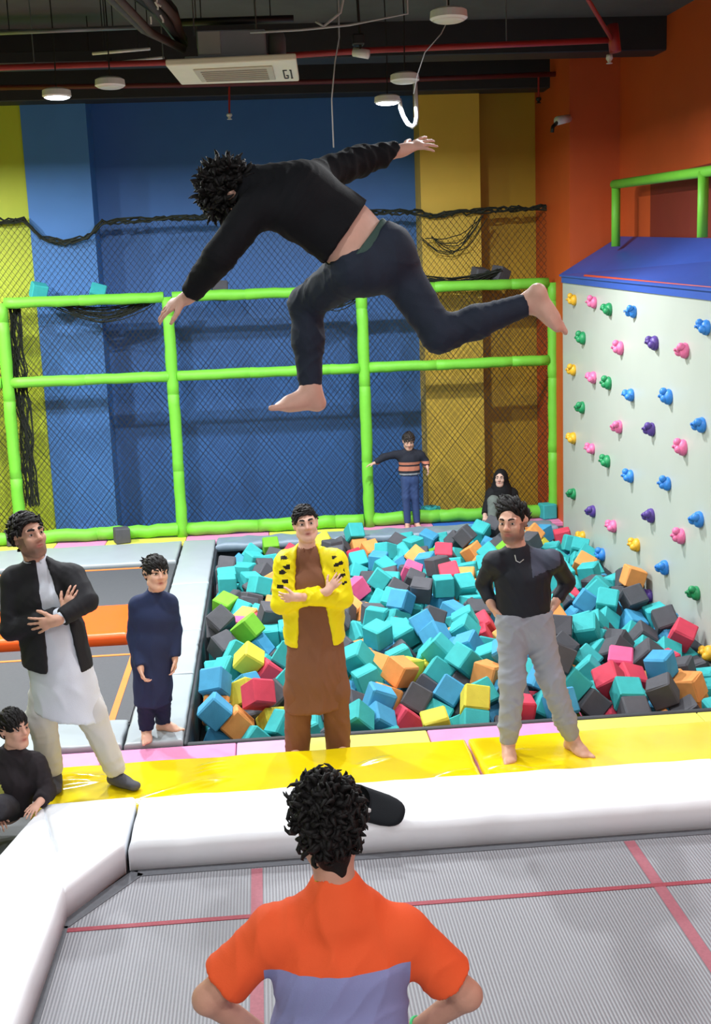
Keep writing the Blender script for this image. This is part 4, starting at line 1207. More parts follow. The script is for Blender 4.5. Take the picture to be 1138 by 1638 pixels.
    # two rounds of gentle smoothing remove the grid's steps
    for it in range(2):
        acc = np.zeros_like(P); cnt = np.zeros(len(P))
        for a in range(4):
            for b in ((a+1) % 4,):
                np.add.at(acc, Q[:, a], P[Q[:, b]]); np.add.at(cnt, Q[:, a], 1); np.add.at(acc, Q[:, b], P[Q[:, a]]); np.add.at(cnt, Q[:, b], 1)
        P = P*.6+.4*acc/np.maximum(cnt, 1)[:, None]
    return P, Q
def normals(P, Q):
    n = np.cross(P[Q[:, 2]]-P[Q[:, 0]], P[Q[:, 3]]-P[Q[:, 1]]); N = np.zeros_like(P)
    for a in range(4): np.add.at(N, Q[:, a], n)
    return N/(np.linalg.norm(N, axis=1)[:, None]+1e-12)
def put(name, P, Q, m, parent, col=None, label=None):
    me = bpy.data.meshes.new(name); off = np.array(parent.matrix_basis.translation)
    if parent.parent is not None: off = off+np.array(parent.parent.matrix_basis.translation)
    P = P-off
    me.vertices.add(len(P)); me.vertices.foreach_set('co', P.astype(np.float32).ravel())
    me.loops.add(4*len(Q)); me.loops.foreach_set('vertex_index', Q.astype(np.int32).ravel())
    me.polygons.add(len(Q)); me.polygons.foreach_set('loop_start', np.arange(0, 4*len(Q), 4, dtype=np.int32)); me.polygons.foreach_set('loop_total', np.full(len(Q), 4, np.int32))
    me.polygons.foreach_set('use_smooth', np.ones(len(Q), bool))
    me.update(calc_edges=True); me.validate()
    if col is not None:
        at = me.color_attributes.new('Col', 'FLOAT_COLOR', 'POINT'); at.data.foreach_set('color', np.concatenate([col, np.ones((len(P), 1))], 1).astype(np.float32).ravel())
    o = obj(name, me, m, parent)
    if label: o['label'] = label
    return o
def sines(P, dirs, seed, f):
    rg = np.random.RandomState(seed); s = np.zeros(len(P))
    w = P+.03*np.sin(P[:, [1, 2, 0]]*17+rg.uniform(0, 6, 3))+.02*np.sin(P[:, [2, 0, 1]]*31+rg.uniform(0, 6, 3))
    for d in dirs:
        ph = rg.uniform(0, 6.28); s += np.sin((w@unit(d))*f*rg.uniform(.8, 1.25)+ph)
    return s/len(dirs)
def folds(P, Q, amp, f=38, seed=1, dirs=((.7, .2, .6), (-.65, .3, .6), (.9, .5, .1)), low=None):
    """cloth creases: sharp ridges and soft hollows along the normals, coming and going over the surface"""
    N = normals(P, Q); rg = np.random.RandomState(seed); d = np.zeros(len(P))
    w = P+.06*np.sin(P[:, [1, 2, 0]]*7+rg.uniform(0, 6, 3))+.03*np.sin(P[:, [2, 0, 1]]*16+rg.uniform(0, 6, 3))+.012*np.sin(P[:, [1, 0, 2]]*37+rg.uniform(0, 6, 3))
    for v in dirs:
        for fr_, am in ((1.5, .7), (2.6, .5)):
            s = np.sin((w@unit(v))*f*fr_*rg.uniform(.8, 1.2)+rg.uniform(0, 6)); m = np.clip(-.1+1.3*np.sin(w@rg.normal(size=3)*6+rg.uniform(0, 6)), 0, 1)
            d += am*m*((1-np.abs(s))**1.5-.12)
    return P+N*(amp*.8*d)[:, None]
SKIN = mat('skin', (190, 140, 115), .5, .05, 25, .08, 140, spec=.35, attr='Col')
def frame(up, fwd):
    u = unit(up); f = unit(np.asarray(fwd, float)-u*(np.asarray(fwd, float)@u)); r = np.cross(f, u); return np.stack([r, f, u], 1)   # right, forward, up
def head_prims(c, R, s=1., beard=0, soft=1.):
    """c: middle of the head; adult about 0.235 high"""
    w = lambda x, y, z: c+R@(np.array([x, y, z])*s)
    e = lambda p, r, k=.02, M=None: ell(w(*p), np.array(r)*s, R if M is None else M, k*s)
    P = [e((0, -.012, .03), (.074, .096, .090)), e((0, .022, -.03), (.062, .068, .085), .03), e((0, .052, -.092), (.027, .025, .022), .035),
         cone(w(-.05, .01, -.065), w(-.018, .062, -.094), .020*s, .016*s, .03*s), cone(w(.05, .01, -.065), w(.018, .062, -.094), .020*s, .016*s, .03*s),
         e((-.034, .066, -.022), (.024, .02, .022), .025), e((.034, .066, -.022), (.024, .02, .022), .025),
         cone(w(-.045, .074, .027), w(-.012, .086, .024), .009*s, .009*s, .02*s), cone(w(.045, .074, .027), w(.012, .086, .024), .009*s, .009*s, .02*s)]
    for q in (-1, 1): P.append(neg(ell(w(q*.032, .094, .006), np.array([.019, .014, .011])*s, R, .014*s)))
    for q in (-1, 1):
        P.append(ell(w(q*.031, .074, .004), np.array([.0165, .0135, .0125])*s, R, .004*s))
    P += [cone(w(0, .086, .018), w(0, .107, -.022), .0075*s, .0125*s, .014*s), e((-.012, .094, -.027), (.0085, .0095, .007), .008), e((.012, .094, -.027), (.0085, .0095, .007), .008),
          e((0, .080, -.055), (.026, .012, .007), .008), e((0, .079, -.066), (.022, .012, .0075), .008)]
    P.append(neg(ell(w(0, .094, -.0605), np.array([.025, .009, .003])*s, R, .004*s)))
    for q in (-1, 1):
        M = frame(R@V3(0, -.12, 1), R@V3(q*.9, .45, 0)); P.append(ell(w(q*.076, -.012, -.004), np.array([.011, .0085, .031])*s, np.stack([M[:, 0], M[:, 1], M[:, 2]], 1), .008*s))
        P.append(ell(w(q*.078, -.018, .010), np.array([.018, .006, .02])*s, M, .006*s)); P.append(neg(ell(w(q*.085, -.006, .002), np.array([.008, .007, .014])*s, M, .006*s)))
    return P
def neck_prims(c, R, chest, s=1.): 
    b = c+R@V3(0, -.022, -.06)*s
    return [cone(b, chest, .054*s, .060*s, .03*s)]
def hand_prims(w, d, n, th, s=1., curl=(.35, .5, .45), spread=.10, thumb=.6, r=.0088):
    """wrist w, direction of the fingers d, palm normal n, side of the thumb th"""
    d = unit(d); n = unit(np.asarray(n, float)-d*(np.asarray(n, float)@d)); t = np.cross(d, n); t = t if t@np.asarray(th, float) > 0 else -t
    P = [tub(w+d*.02*s, w+d*.072*s, .026*s, .033*s, t, 1.12, .44, .02*s), cone(w-d*.015*s, w+d*.03*s, .024*s, .022*s, .02*s)]
    L = [(.043, .026, .020), (.047, .030, .021), (.044, .028, .021), (.034, .021, .018)]
    for i in range(4):
        off = (.029-.0195*i)*s; p = w+d*(.082-.004*abs(i-1)-.004*(i == 3))*s+t*off; a = spread*(1.2-.9*i)
        v = unit(d+t*a); ang = 0
        for q in range(3):
            ang += curl[q]*(1+.12*i); vv = v*math.cos(ang)+n*math.sin(ang); e = p+vv*L[i][q]*s
            P.append(cone(p, e, (r-.0008*q-.0006*(i == 3))*s, (r-.0008*(q+1)-.0006*(i == 3))*s, .006*s)); p = e
    p = w+d*.025*s+t*.024*s; v = unit(d*(.9)+t*thumb*1.3+n*.35)
    for q, l in enumerate((.042, .030, .024)):
        e = p+v*l*s; P.append(cone(p, e, (.0125-.0014*q)*s, (.0112-.0014*q)*s, .008*s)); p = e; v = unit(v+d*.25+n*.12)
    return P
def foot_prims(ank, toe, up=(0, 0, 1), s=1., side=1):
    """bare foot; ank: ankle joint, toe: where the toes point, side +1 when the big toe lies towards cross(toe, up)"""
    u = unit(up); t = unit(np.asarray(toe, float)-u*(np.asarray(toe, float)@u)); r = np.cross(t, u)*side
    w = lambda x, y, z: ank+(r*x+t*y+u*z)*s
    P = [cone(w(0, -.005, .03), w(0, -.03, -.045), .036*s, .030*s, .03*s), cone(w(0, -.035, -.045), w(.004, .09, -.052), .030*s, .026*s, .03*s), tub(w(0, .06, -.05), w(.002, .125, -.058), .036*s, .034*s, r, 1.2, .6, .025*s), cone(w(.005, 0, .0), w(.008, .09, -.038), .034*s, .024*s, .04*s)]
    for i in range(5):
        x = .033-.0165*i; y0 = .135-.006*i-.003*i*i*.6; l = .042-.004*i; rr = .0145 if i == 0 else .0098-.0006*i
        P.append(cone(w(x, y0, -.060), w(x, y0+l, -.064), rr*s, rr*.9*s, .008*s))
    return P
def body_prims(J, s=1., fem=0, thin=1.):
    """J: head(c, R), neck, chest, waist, pelvis, and sh, el, wr, hip, kn, an as pairs (right, left)"""
    c, R = J['head']; P = head_prims(c, R, s*J.get('hs', 1)); P += neck_prims(c, R, J['neck'], s)
    side = unit(J['sh'][1]-J['sh'][0]); hs = unit(J['hip'][1]-J['hip'][0]); t = thin
    P += [tub(J['pelvis'], J['waist'], .105*s*t, .10*s*t, hs, 1.45, .95, .05*s), tub(J['waist'], J['chest'], .102*s*t, .115*s*t, side, 1.35, .92, .05*s), tub(J['chest'], J['neck']-(J['neck']-J['chest'])*.25, .112*s*t, .07*s*t, side, 1.35, .85, .05*s)]
    for q in (0, 1):
        sh, el, wr, hp, kn, an = (J[k][q] for k in ('sh', 'el', 'wr', 'hip', 'kn', 'an'))
        sd = sh-unit(J['neck']-J['pelvis'])*.022*s
        P += [cone(J['neck']+unit(c-J['neck'])*.01*s, sd+(J['neck']-sd)*.15, .044*s, .042*s, .04*s), cone(sd, sd, .056*s, .056*s, .04*s), cone(sh, el, .05*s*t, .040*s*t, .03*s), cone(el, wr, .040*s*t, .026*s, .02*s),
              cone(hp, kn, .085*s*t, .054*s*t, .04*s), cone(kn, an, .053*s*t, .036*s*t, .03*s)]
        ax = unit(an-kn); b = (hp+an)/2-kn; b = b-ax*(b@ax)
        bk = unit(b) if np.linalg.norm(b) > .05 else -unit(J['front']-ax*(J['front']@ax)); P.append(ell(kn+(an-kn)*.32+bk*.018*s, np.array([.045, .045, .11])*s*t, frame(ax, bk), .03*s))
    return P
def tufts(b, c, R, s, rad, n, L, r0, seed, region, flow=(0, 0, 0), curl=.4, cen=(0, -.012, .03), k=6, lift=.3, coil=0.):
    """locks of hair lying over the scalp; region(x, y, z of the unit direction in the head's own frame) -> keep"""
    rg = np.random.RandomState(seed); m = 0; tries = 0
    while m < n and tries < n*40:
        tries += 1; d = unit(rg.normal(size=3))
        if not region(*d): continue
        m += 1; p = np.array(cen)+d*np.array(rad)*.94; tg = rg.normal(size=3); tg = unit(tg-d*(tg@d)); fl = np.array(flow, float); fl = fl-d*(fl@d)
        v = unit(d*lift+fl*2+tg*curl); l = L*rg.uniform(.6, 1.3); pts = []; rs = []; ax = unit(np.cross(d, v)); tw = coil*rg.uniform(.6, 1.3)*(1 if rg.rand() < .5 else -1); tw2 = rg.normal()*curl
        for i in range(k):
            u = i/(k-1); pts.append(c+R@(p*s)); rs.append(r0*s*(.75+.5*math.sin(math.pi*min(u*1.1, 1)))*(1-.75*u**3)); p = p+v*l/(k-1)
            v = unit(v-d*.16*(1-lift)+np.cross(d, v)*(tw2*.25)+ (np.cross(ax, v)*tw if coil else 0))
        b.tube(pts, rs, 5)
def hair(parent, c, R, s, m, rad=(.082, .105, .100), line=.055, low=-.055, tilt=.75, n=150, L=.05, r0=.010, seed=1, flow=(0, .1, 0), curl=.5, lift=.3, label=None, cen=(0, -.012, .03), fr=.35, cap=True, h=.007, coil=0., nape=None):
    """cap of hair above a hairline, with locks joined into one mesh"""
    cc = np.array(cen); w = lambda p: c+R@(np.array(p)*s)
    Pm = [ell(w(cen), np.array(rad)*s, R, .01)]
    if nape: Pm.append(nape(w, R, s))
    cuts = [(w((0, .066, line)), R@V3(0, tilt, -(1-tilt)-.25)), (w((0, 0, low)), R@V3(0, .35, -1))] if not nape else [(w((0, .066, line)), R@V3(0, tilt, -(1-tilt)-.25))]
    for q in (-1, 1): Pm.append(neg(ell(w((q*.076, -.006, -.002)), np.array([.03, .024, .04])*s, R, .01)))
    Pv, Qv = skin_mesh(Pm, h, (), cuts)
    N = normals(Pv, Qv); Pv = Pv+N*(.005*s*sines(Pv, [(1, .2, 0), (.3, 1, .2), (0, .4, 1)], seed, 120))[:, None]
    b = B(); vs = [b.bm.verts.new(p) for p in Pv]
    for q in Qv:
        try: b.bm.faces.new([vs[i] for i in q])
        except ValueError: pass
    def region(x, y, z):
        p = cc+np.array([x, y, z])*np.array(rad); n0 = V3(0, tilt, -(1-tilt)-.25)
        return (p-V3(0, .066, line))@unit(n0) < .004 and (p-V3(0, 0, low))@unit(V3(0, .35, -1)) < -.004 and not (abs(p[0]) > .06 and abs(p[1]+.006) < .03 and p[2] < .03)
    tufts(b, c, R, s, rad, n, L, r0, seed, region, flow, curl, cen, 6, lift, coil)
    o = b.build('hair', m, parent, smooth=True)
    if label: o['label'] = label
    return o
IRIS = mat('dark iris', (30, 20, 16), .2, 0); SCL = mat('eye white', (214, 208, 202), .3, 0)
BROW = mat('dark brow hair', (30, 24, 22), .8, .1)
HAIRM = mat('black hair', (20, 17, 17), .62, .15, 60, .3, 200, spec=.25); HAIRB = mat('brown black hair', (40, 32, 30), .5, .2, 60, .3, 200, spec=.4)
def face_bits(parent, c, R, s, look=(0, 0), brow=.006):
    """eyes with irises, and eyebrows, as parts"""
    w = lambda x, y, z: c+R@(np.array([x, y, z])*s)
    for q in (-1, 1):
        b = B(); b.ball((0, 0, 0), 1, (.0125*s, .0105*s, .0062*s), sub=2); 
        M = Matrix([list(R[i]) for i in range(3)]).to_4x4(); M.translation = w(q*.031, .0795, .004); b.bm.transform(M)
        e = b.build('eye', SCL, parent, smooth=True)
        b = B(); b.ball((0, 0, 0), 1, (.0066*s, .003*s, .0064*s), sub=2); M2 = M.copy(); M2.translation = w(q*.031+look[0]*.004, .0888, .0045+look[1]*.002); b.bm.transform(M2)
        b.build('iris', IRIS, e, smooth=True)
        pts = [w(q*x, y, z) for x, y, z in ((.012, .0945, .0265), (.024, .0935, .0325), (.038, .087, .033), (.050, .075, .027))]
        b = B(); b.tube(pts, [brow*.8*s, brow*s, brow*.85*s, brow*.35*s], 6); b.build('eyebrow', BROW, parent, smooth=True)
def paint(P, tone, c=None, R=None, s=1., beard=0., lips=(168, 96, 88), bcol=(60, 48, 44)):
    """skin colour with lips, flushed nose and cheeks, and stubble where the man has it"""
    C = np.tile(np.array(lin(tone)), (len(P), 1))
    if c is not None:
        q = (P-c)@R/s; x, y, z = q.T
        def mix(m, col): 
            nonlocal C
            m = np.clip(m, 0, 1)[:, None]; C = C*(1-m)+np.array(lin(col))*m
        if beard:
            m = np.exp(-((z+.083)/.036)**2)*(y > -.005)*(z < -.03)*(np.abs(x) < .075); m = np.maximum(m, np.exp(-((z+.043)/.009)**2)*np.exp(-(x/.028)**2)*(y > .06))
            m = np.maximum(m, (np.abs(x) > .048)*(z < -.0)*(z > -.11)*(y > -.02)*(y < .05)*.9)
            mix(m*beard*1.15, bcol)
        mix(np.exp(-((z+.0605)/.0105)**2-(x/.023)**2)*(y > .07)*1.1, lips)
        mix(.35*np.exp(-((z+.026)/.02)**2-(x/.02)**2)*(y > .07), (200, 120, 100))
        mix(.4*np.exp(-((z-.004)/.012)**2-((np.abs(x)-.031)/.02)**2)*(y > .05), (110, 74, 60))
    return C
def pt(px, py, Y): return np.array(at_y(px, py, Y))
def person(px, py, z, label):
    p = at_z(px, py, z); return empty('person', p, label, 'person')
def cutplane(p, n): return (np.asarray(p, float), unit(n))
# ---------------------------------------------------------------- people
def garment(name, prims, m, parent, h=.011, cuts=(), amp=.005, f=38, seed=1, dirs=((.7, .2, .6), (-.65, .3, .6), (.9, .5, .1)), fine=(), label=None, m2=None, mask2=None):
    P, Q = skin_mesh(prims, h, fine, cuts)
    P0 = P
    if amp: P = folds(P, Q, amp, f, seed, dirs)
    o = put(name, P, Q, m, parent, label=label)
    if m2 is not None:
        o.data.materials.append(m2); c = P0[Q].mean(1); k = mask2(c).astype(np.int32)
        o.data.polygons.foreach_set('material_index', k)
    return o
def sleeve_prims(sh, el, wr, r0, r1, r2, end, k=.02):
    """end: how far down the forearm (0..1) the cuff sits; below 0: up the upper arm from the shoulder (-.5 is half way)"""
    sh = sh+unit(el-sh)*.03
    if end >= 0:
        e = el+(wr-el)*end; return [cone(sh, el, r0, r1, k), cone(el, e+unit(wr-el)*r2, r1, r2, k, cutplane(e, wr-el))]
    e = sh+(el-sh)*(-end); return [cone(sh, e+unit(el-sh)*r1, r0, r1, k, cutplane(e, el-sh))]
def fine_boxes(J, s, hf=.0055, hands=True, head=True):
    out = []
    if head: out.append((J['head'][0], .15*s*J.get('hs', 1), hf))
    if hands:
        for q in (0, 1): out.append((J['wr'][q]+unit(J['wr'][q]-J['el'][q])*.08*s, .12*s, hf*1.1))
    return out
def make_body(parent, J, s, tone, extra, h=.011, hf=.0045, beard=0., look=(0, 0), face=True, thin=1., hands=True, feetfine=(), bcol=(58, 46, 42), brow=.006):
    P = body_prims(J, s, thin=thin)+extra
    fb = fine_boxes(J, s, hf, hands)+[(f, .14*s, .008) for f in feetfine]
    v, q = skin_mesh(P, h, fb)
    c, R = J['head']; hs = s*J.get('hs', 1)
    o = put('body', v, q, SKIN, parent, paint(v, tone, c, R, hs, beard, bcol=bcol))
    if face: face_bits(parent, c, R, hs, look, brow)
    return o
def torso_prims(J, s, g, lo=None, t=1., k=.045):
    """clothing shell over the trunk, g thicker than the body; lo: continue down to this point"""
    side = unit(J['sh'][1]-J['sh'][0]); hs = unit(J['hip'][1]-J['hip'][0]); n = J['neck']; c = J['chest']
    P = [tub(J['pelvis'], J['waist'], (.105*s*t+g)/1.0, .10*s*t+g, hs, 1.42, .95, k), tub(J['waist'], c, .102*s*t+g, .115*s*t+g, side, 1.34, .93, k), tub(c, n-(n-c)*.25, .112*s*t+g*.8, .07*s*t+g*.6, side, 1.35, .85, k)]
    ax = unit(J['head'][0]-n); P.append(cone(n-ax*.05*s, n+ax*.022*s, .078*s+g*.4, .061*s+g*.35, .03))
    for q in (0, 1):
        sh = J['sh'][q]-unit(n-J['pelvis'])*.022*s; P += [cone(n-unit(n-J['pelvis'])*.008*s, sh+(n-sh)*.15, .044*s+g*.8, .042*s+g*.9, .04), cone(sh, sh, .056*s+g*.8, .056*s+g*.8, .04)]
    return P
def collar(name, parent, J, s, r, m, h=.03, tilt=(0, 0, 0), gap=True):
    c, R = J['head']; ax = unit(c-J['neck']); fw = J['front']; F = frame(ax, fw); b = B(); n = 26; pr = []
    base = J['neck']+ax*.040*s
    for i in range(n+1):
        a = math.radians(-90+18+(360-36)*i/n+180) if gap else 2*math.pi*i/n
        d = F[:, 0]*math.cos(a-math.pi)+F[:, 1]*math.sin(a-math.pi)
        if gap: a2 = math.radians(108+(360-36)*i/n); d = F[:, 0]*math.cos(a2)+F[:, 1]*math.sin(a2)
        y = d@F[:, 1]; lo = base+d*(r*1.06)-ax*(.012+.018*max(y, 0))*s; pr.append((lo, base+d*r*.98+ax*h*s-ax*.012*max(y, 0)*s, base+d*(r*.98-.006)+ax*h*s-ax*.012*max(y, 0)*s, lo-d*.006))
    rows = [[b.bm.verts.new(p) for p in q] for q in pr]
    for i in range(n):
        for j in range(4): b.bm.faces.new((rows[i][j], rows[i+1][j], rows[i+1][(j+1) % 4], rows[i][(j+1) % 4]))
    if gap: b.bm.faces.new(rows[0]); b.bm.faces.new(rows[-1][::-1])
    return b.build(name, m, parent, smooth=True)
def cloth(name, rgb, rough=.85, var=.06, bump=.15, sheen=.0): return mat(name, rgb, rough, var, 9, bump, 260, spec=.25, sheen=sheen)
DOWN = V3(0, 0, -1)

# --- man in black jersey and grey joggers
def man_in_joggers():
    Y = 6.98; p = lambda x, y, d=0: pt(x, y, Y+d)
    r = person(865, 1196, .09, 'barefoot man in black jersey and light grey joggers, hands on hips, on the yellow mat')
    c = p(820, 835, -.03); R = frame(V3(-.05, .04, 1), V3(-.52, -.82, .10))
    J = dict(head=(c, R), hs=1.06, neck=p(827, 884), chest=p(837, 925), waist=p(838, 958), pelvis=p(838, 980), front=V3(-.1, -1, 0),
             sh=(p(791, 894), p(884, 892)), el=(p(774, 934, .13), p(908, 931, .15)), wr=(p(786, 966, .03), p(889, 964, .05)), hip=(p(820, 978), p(857, 978)), kn=(p(820, 1086, -.04), p(881, 1083, -.02)), an=(p(814, 1184), p(916, 1180, .0)))
    ex = hand_prims(J['wr'][0], V3(.35, -.1, -.9), V3(1, 0, 0), V3(0, -1, 0), .95, (.5, .6, .5))+hand_prims(J['wr'][1], V3(-.45, -.1, -.85), V3(-1, 0, 0), V3(0, -1, 0), .95, (.5, .6, .5))
    an = J['an']; zf = .092+.066
    A0, A1 = an[0].copy(), an[1].copy(); A0[2] = zf; A1[2] = zf
    J['an'] = (A0, A1)
    ex += foot_prims(A0, V3(-.12, -1, 0), s=1., side=1)+foot_prims(A1, V3(.38, -.95, 0), s=1., side=-1)
    make_body(r, J, 1., (212, 164, 142), ex, thin=.94, beard=.62, feetfine=(A0+V3(0, -.07, -.03), A1+V3(.03, -.07, -.03)), look=(-.6, .3))
    jm = cloth('black jersey', (33, 36, 44), .6, .08)
    P = torso_prims(J, 1., .016, t=.95)
    for q in (0, 1): P += sleeve_prims(J['sh'][q], J['el'][q], J['wr'][q], .058, .050, .034, .90)
    P.append(neg(cone(c+R@V3(0, -.02, -.03), J['neck']+unit(c-J['neck'])*.030*s, .054*s, .050*s, .008)))
    garment('jersey', P, jm, r, .010, [cutplane(p(838, 981), V3(.03, 0, -1))], .008, 30, 3, m2=cloth('slate jersey panel', (70, 76, 92), .6, .06), mask2=lambda q: (q[:, 2] > p(868, 908)[2]+.25*(q[:, 0]-p(868, 0)[0])) & (q[:, 0] > p(846, 880)[0]) & (q[:, 0] < p(893, 880)[0]))
    gm = cloth('grey jogger fleece', (156, 160, 170), .85, .05)
    P = [tub(J['pelvis']+V3(0, 0, -.05), p(838, 962), .112, .098, V3(1, 0, 0), 1.34, .92, .05)]
    for q in (0, 1):
        h_, k_, a_ = J['hip'][q]+V3(0, 0, -.03), J['kn'][q], J['an'][q]; e = k_+(a_-k_)*.90
        P += [cone(h_, k_, .102, .080, .05), cone(k_, k_+(a_-k_)*.7, .080, .066, .04), cone(k_+(a_-k_)*.7, e, .066, .05, .03), cone(e, e+unit(a_-k_)*.05, .052, .048, .012, cutplane(e+unit(a_-k_)*.035, a_-k_))]
    garment('joggers', P, gm, r, .010, [cutplane(p(838, 978), V3(0, 0, 1))], .012, 24, 7, dirs=((.3, .2, 1), (.8, .2, .6), (-.7, .1, .7)))
    b = B(); b.tube([p(824, 888, -.10), p(826, 897, -.125), p(832, 900, -.128), p(838, 895, -.11)], .003, 6); b.build('necklace', mat('silver', (190, 190, 190), .3, 0, metal=.9), r)
    hair(r, c, R, 1.06, HAIRM, rad=(.080, .104, .101), line=.07, low=-.04, n=260, L=.055, r0=.009, seed=3, flow=(.45, -.15, .35), curl=.3, lift=.4, coil=.1)
man_in_joggers()

# --- young man in yellow jacket and brown tunic
def man_in_yellow():
    Y = 7.43; s = .96; p = lambda x, y, d=0: pt(x, y, Y+d)
    r = person(506, 1200, 0, 'young man in bright yellow jacket over brown tunic and trousers, arms crossed')
    c = p(489, 838, -.02); R = frame(V3(-.10, .12, 1), V3(.06, -1, .10))
    J = dict(head=(c, R), hs=1.02, neck=p(492, 886), chest=p(499, 930), waist=p(502, 975), pelvis=p(503, 1012), front=V3(0, -1, 0),
             sh=(p(459, 896), p(536, 894)), el=(p(451, 966, -.06), p(549, 957, -.06)), wr=(p(524, 946, -.19), p(476, 955, -.25)), hip=(p(484, 1010), p(524, 1010)), kn=(p(478, 1105, -.02), p(536, 1104, -.02)), an=(p(475, 1180), p(541, 1180)))
    A = [a.copy() for a in J['an']]
    for a in A: a[2] = .068
    J['an'] = tuple(A)
    ex = hand_prims(J['wr'][0], V3(.55, .1, .55), V3(0, 1, -.1), V3(-.5, 0, .8), .82, (.15, .3, .3))+hand_prims(J['wr'][1], V3(-1, .35, -.12), V3(0, 1, .1), V3(0, 0, 1), .84, (.25, .35, .3))
    ex += foot_prims(A[0], V3(-.1, -1, 0), s=.95, side=1)+foot_prims(A[1], V3(.2, -1, 0), s=.95, side=-1)
    make_body(r, J, s, (224, 178, 158), ex, look=(-.1, .5), brow=.0065)
    bm_ = cloth('brown cotton', (126, 84, 62), .8, .05)
    P = torso_prims(J, s, .016)
    hem = p(503, 1131)
    P += [tub(J['waist'], p(504, 1080), .150, .180, V3(1, 0, 0), 1., .80, .05), tub(p(504, 1060), p(504, 1150), .176, .210, V3(1, 0, 0), 1.0, .80, .05)]
    for q in (0, 1): P += sleeve_prims(J['sh'][q], J['el'][q], J['wr'][q], .055, .046, .034, .8)
    P.append(neg(cone(c+R@V3(0, -.02, -.03), J['neck']+unit(c-J['neck'])*.030*s, .054*s, .050*s, .008)))
    garment('tunic', P, bm_, r, .011, [cutplane(hem, V3(.06, 0, -1))], .011, 18, 4, dirs=((1, .3, .05), (.9, -.5, .1)))
    collar('stand_collar', r, J, s, .067, bm_, .022)
    for k in range(5):
        y = 893+k*11; q = p(497+k*1.2, y, -.16+.0*k); b = B(); b.ball(q, .006, (1, .5, 1), sub=1); 
    P = []
    for q in (0, 1):
        h_, k_, a_ = J['hip'][q]+V3(0, 0, -.1), J['kn'][q], J['an'][q]
        P += [cone(h_, k_, .105, .092, .06), cone(k_, a_+V3(0, 0, -.03), .092, .082, .04, cutplane(V3(0, 0, .012), DOWN))]
    garment('trousers', P, bm_, r, .011, (), .009, 24, 8, dirs=((1, .3, .15), (.8, -.5, .3), (.1, .2, 1)))
    ym = cloth('yellow jacket nylon', (240, 226, 20), .5, .03)
    blk = cloth('black print', (34, 30, 26), .6, .05)
    P = torso_prims(J, s, .036)
    P += [tub(J['waist'], p(503, 1050), .150, .168, V3(1, 0, 0), 1.06, .82, .05)]
    for q in (0, 1): P += sleeve_prims(J['sh'][q], J['el'][q], J['wr'][q], .078, .066, .048, .84)
    P.append(neg(tub(p(491, 872, -.10), p(497, 940, -.16), .072, .105, V3(1, 0, 0), 1., 1.9, .01))); P.append(neg(tub(p(496, 940, -.22), p(509, 1060, -.22), .115, .165, V3(1, 0, 0), 1., 1.1, .01)))
    # sleeves again over the carved front, so that the crossed arms stay whole
    for q in (0, 1): P += sleeve_prims(J['sh'][q], J['el'][q], J['wr'][q], .074, .066, .048, .84, .006)
    P.append(neg(cone(c+R@V3(0, -.02, -.03), J['neck']+unit(c-J['neck'])*.030*s, .054*s, .050*s, .008)))
    SH = [p(452, 880), p(455, 930), p(528, 905), p(552, 880)]
    def black(cc):
        out = np.zeros(len(cc), bool)
        for q, (a, b_) in enumerate(((J['sh'][0], J['el'][0]), (J['sh'][1], J['el'][1]))):
            ax = unit(b_-a); t = (cc-a)@ax/np.linalg.norm(b_-a); d = cc-a-((cc-a)@ax)[:, None]*ax; w = d[:, 0]*(1 if q else -1)
            zig = np.sin(t*21+cc[:, 0]*40)+.8*np.sin(t*47+cc[:, 2]*30); out |= (t > -.12) & (t < .66) & (d[:, 1] < .02) & (np.linalg.norm(d, axis=1) < .13) & (np.abs(d[:, 0]-(.01 if q else -.01)) < .032) & (zig > .35)
        return out
    garment('jacket', P, ym, r, .008, [cutplane(p(503, 1028), DOWN)], .009, 26, 5, m2=blk, mask2=black)
    hair(r, c, R, 1.02*s, HAIRM, rad=(.078, .101, .098), line=.066, low=-.03, n=200, L=.04, r0=.009, seed=5, flow=(.35, .35, .1), curl=.2, lift=.22)
man_in_yellow()

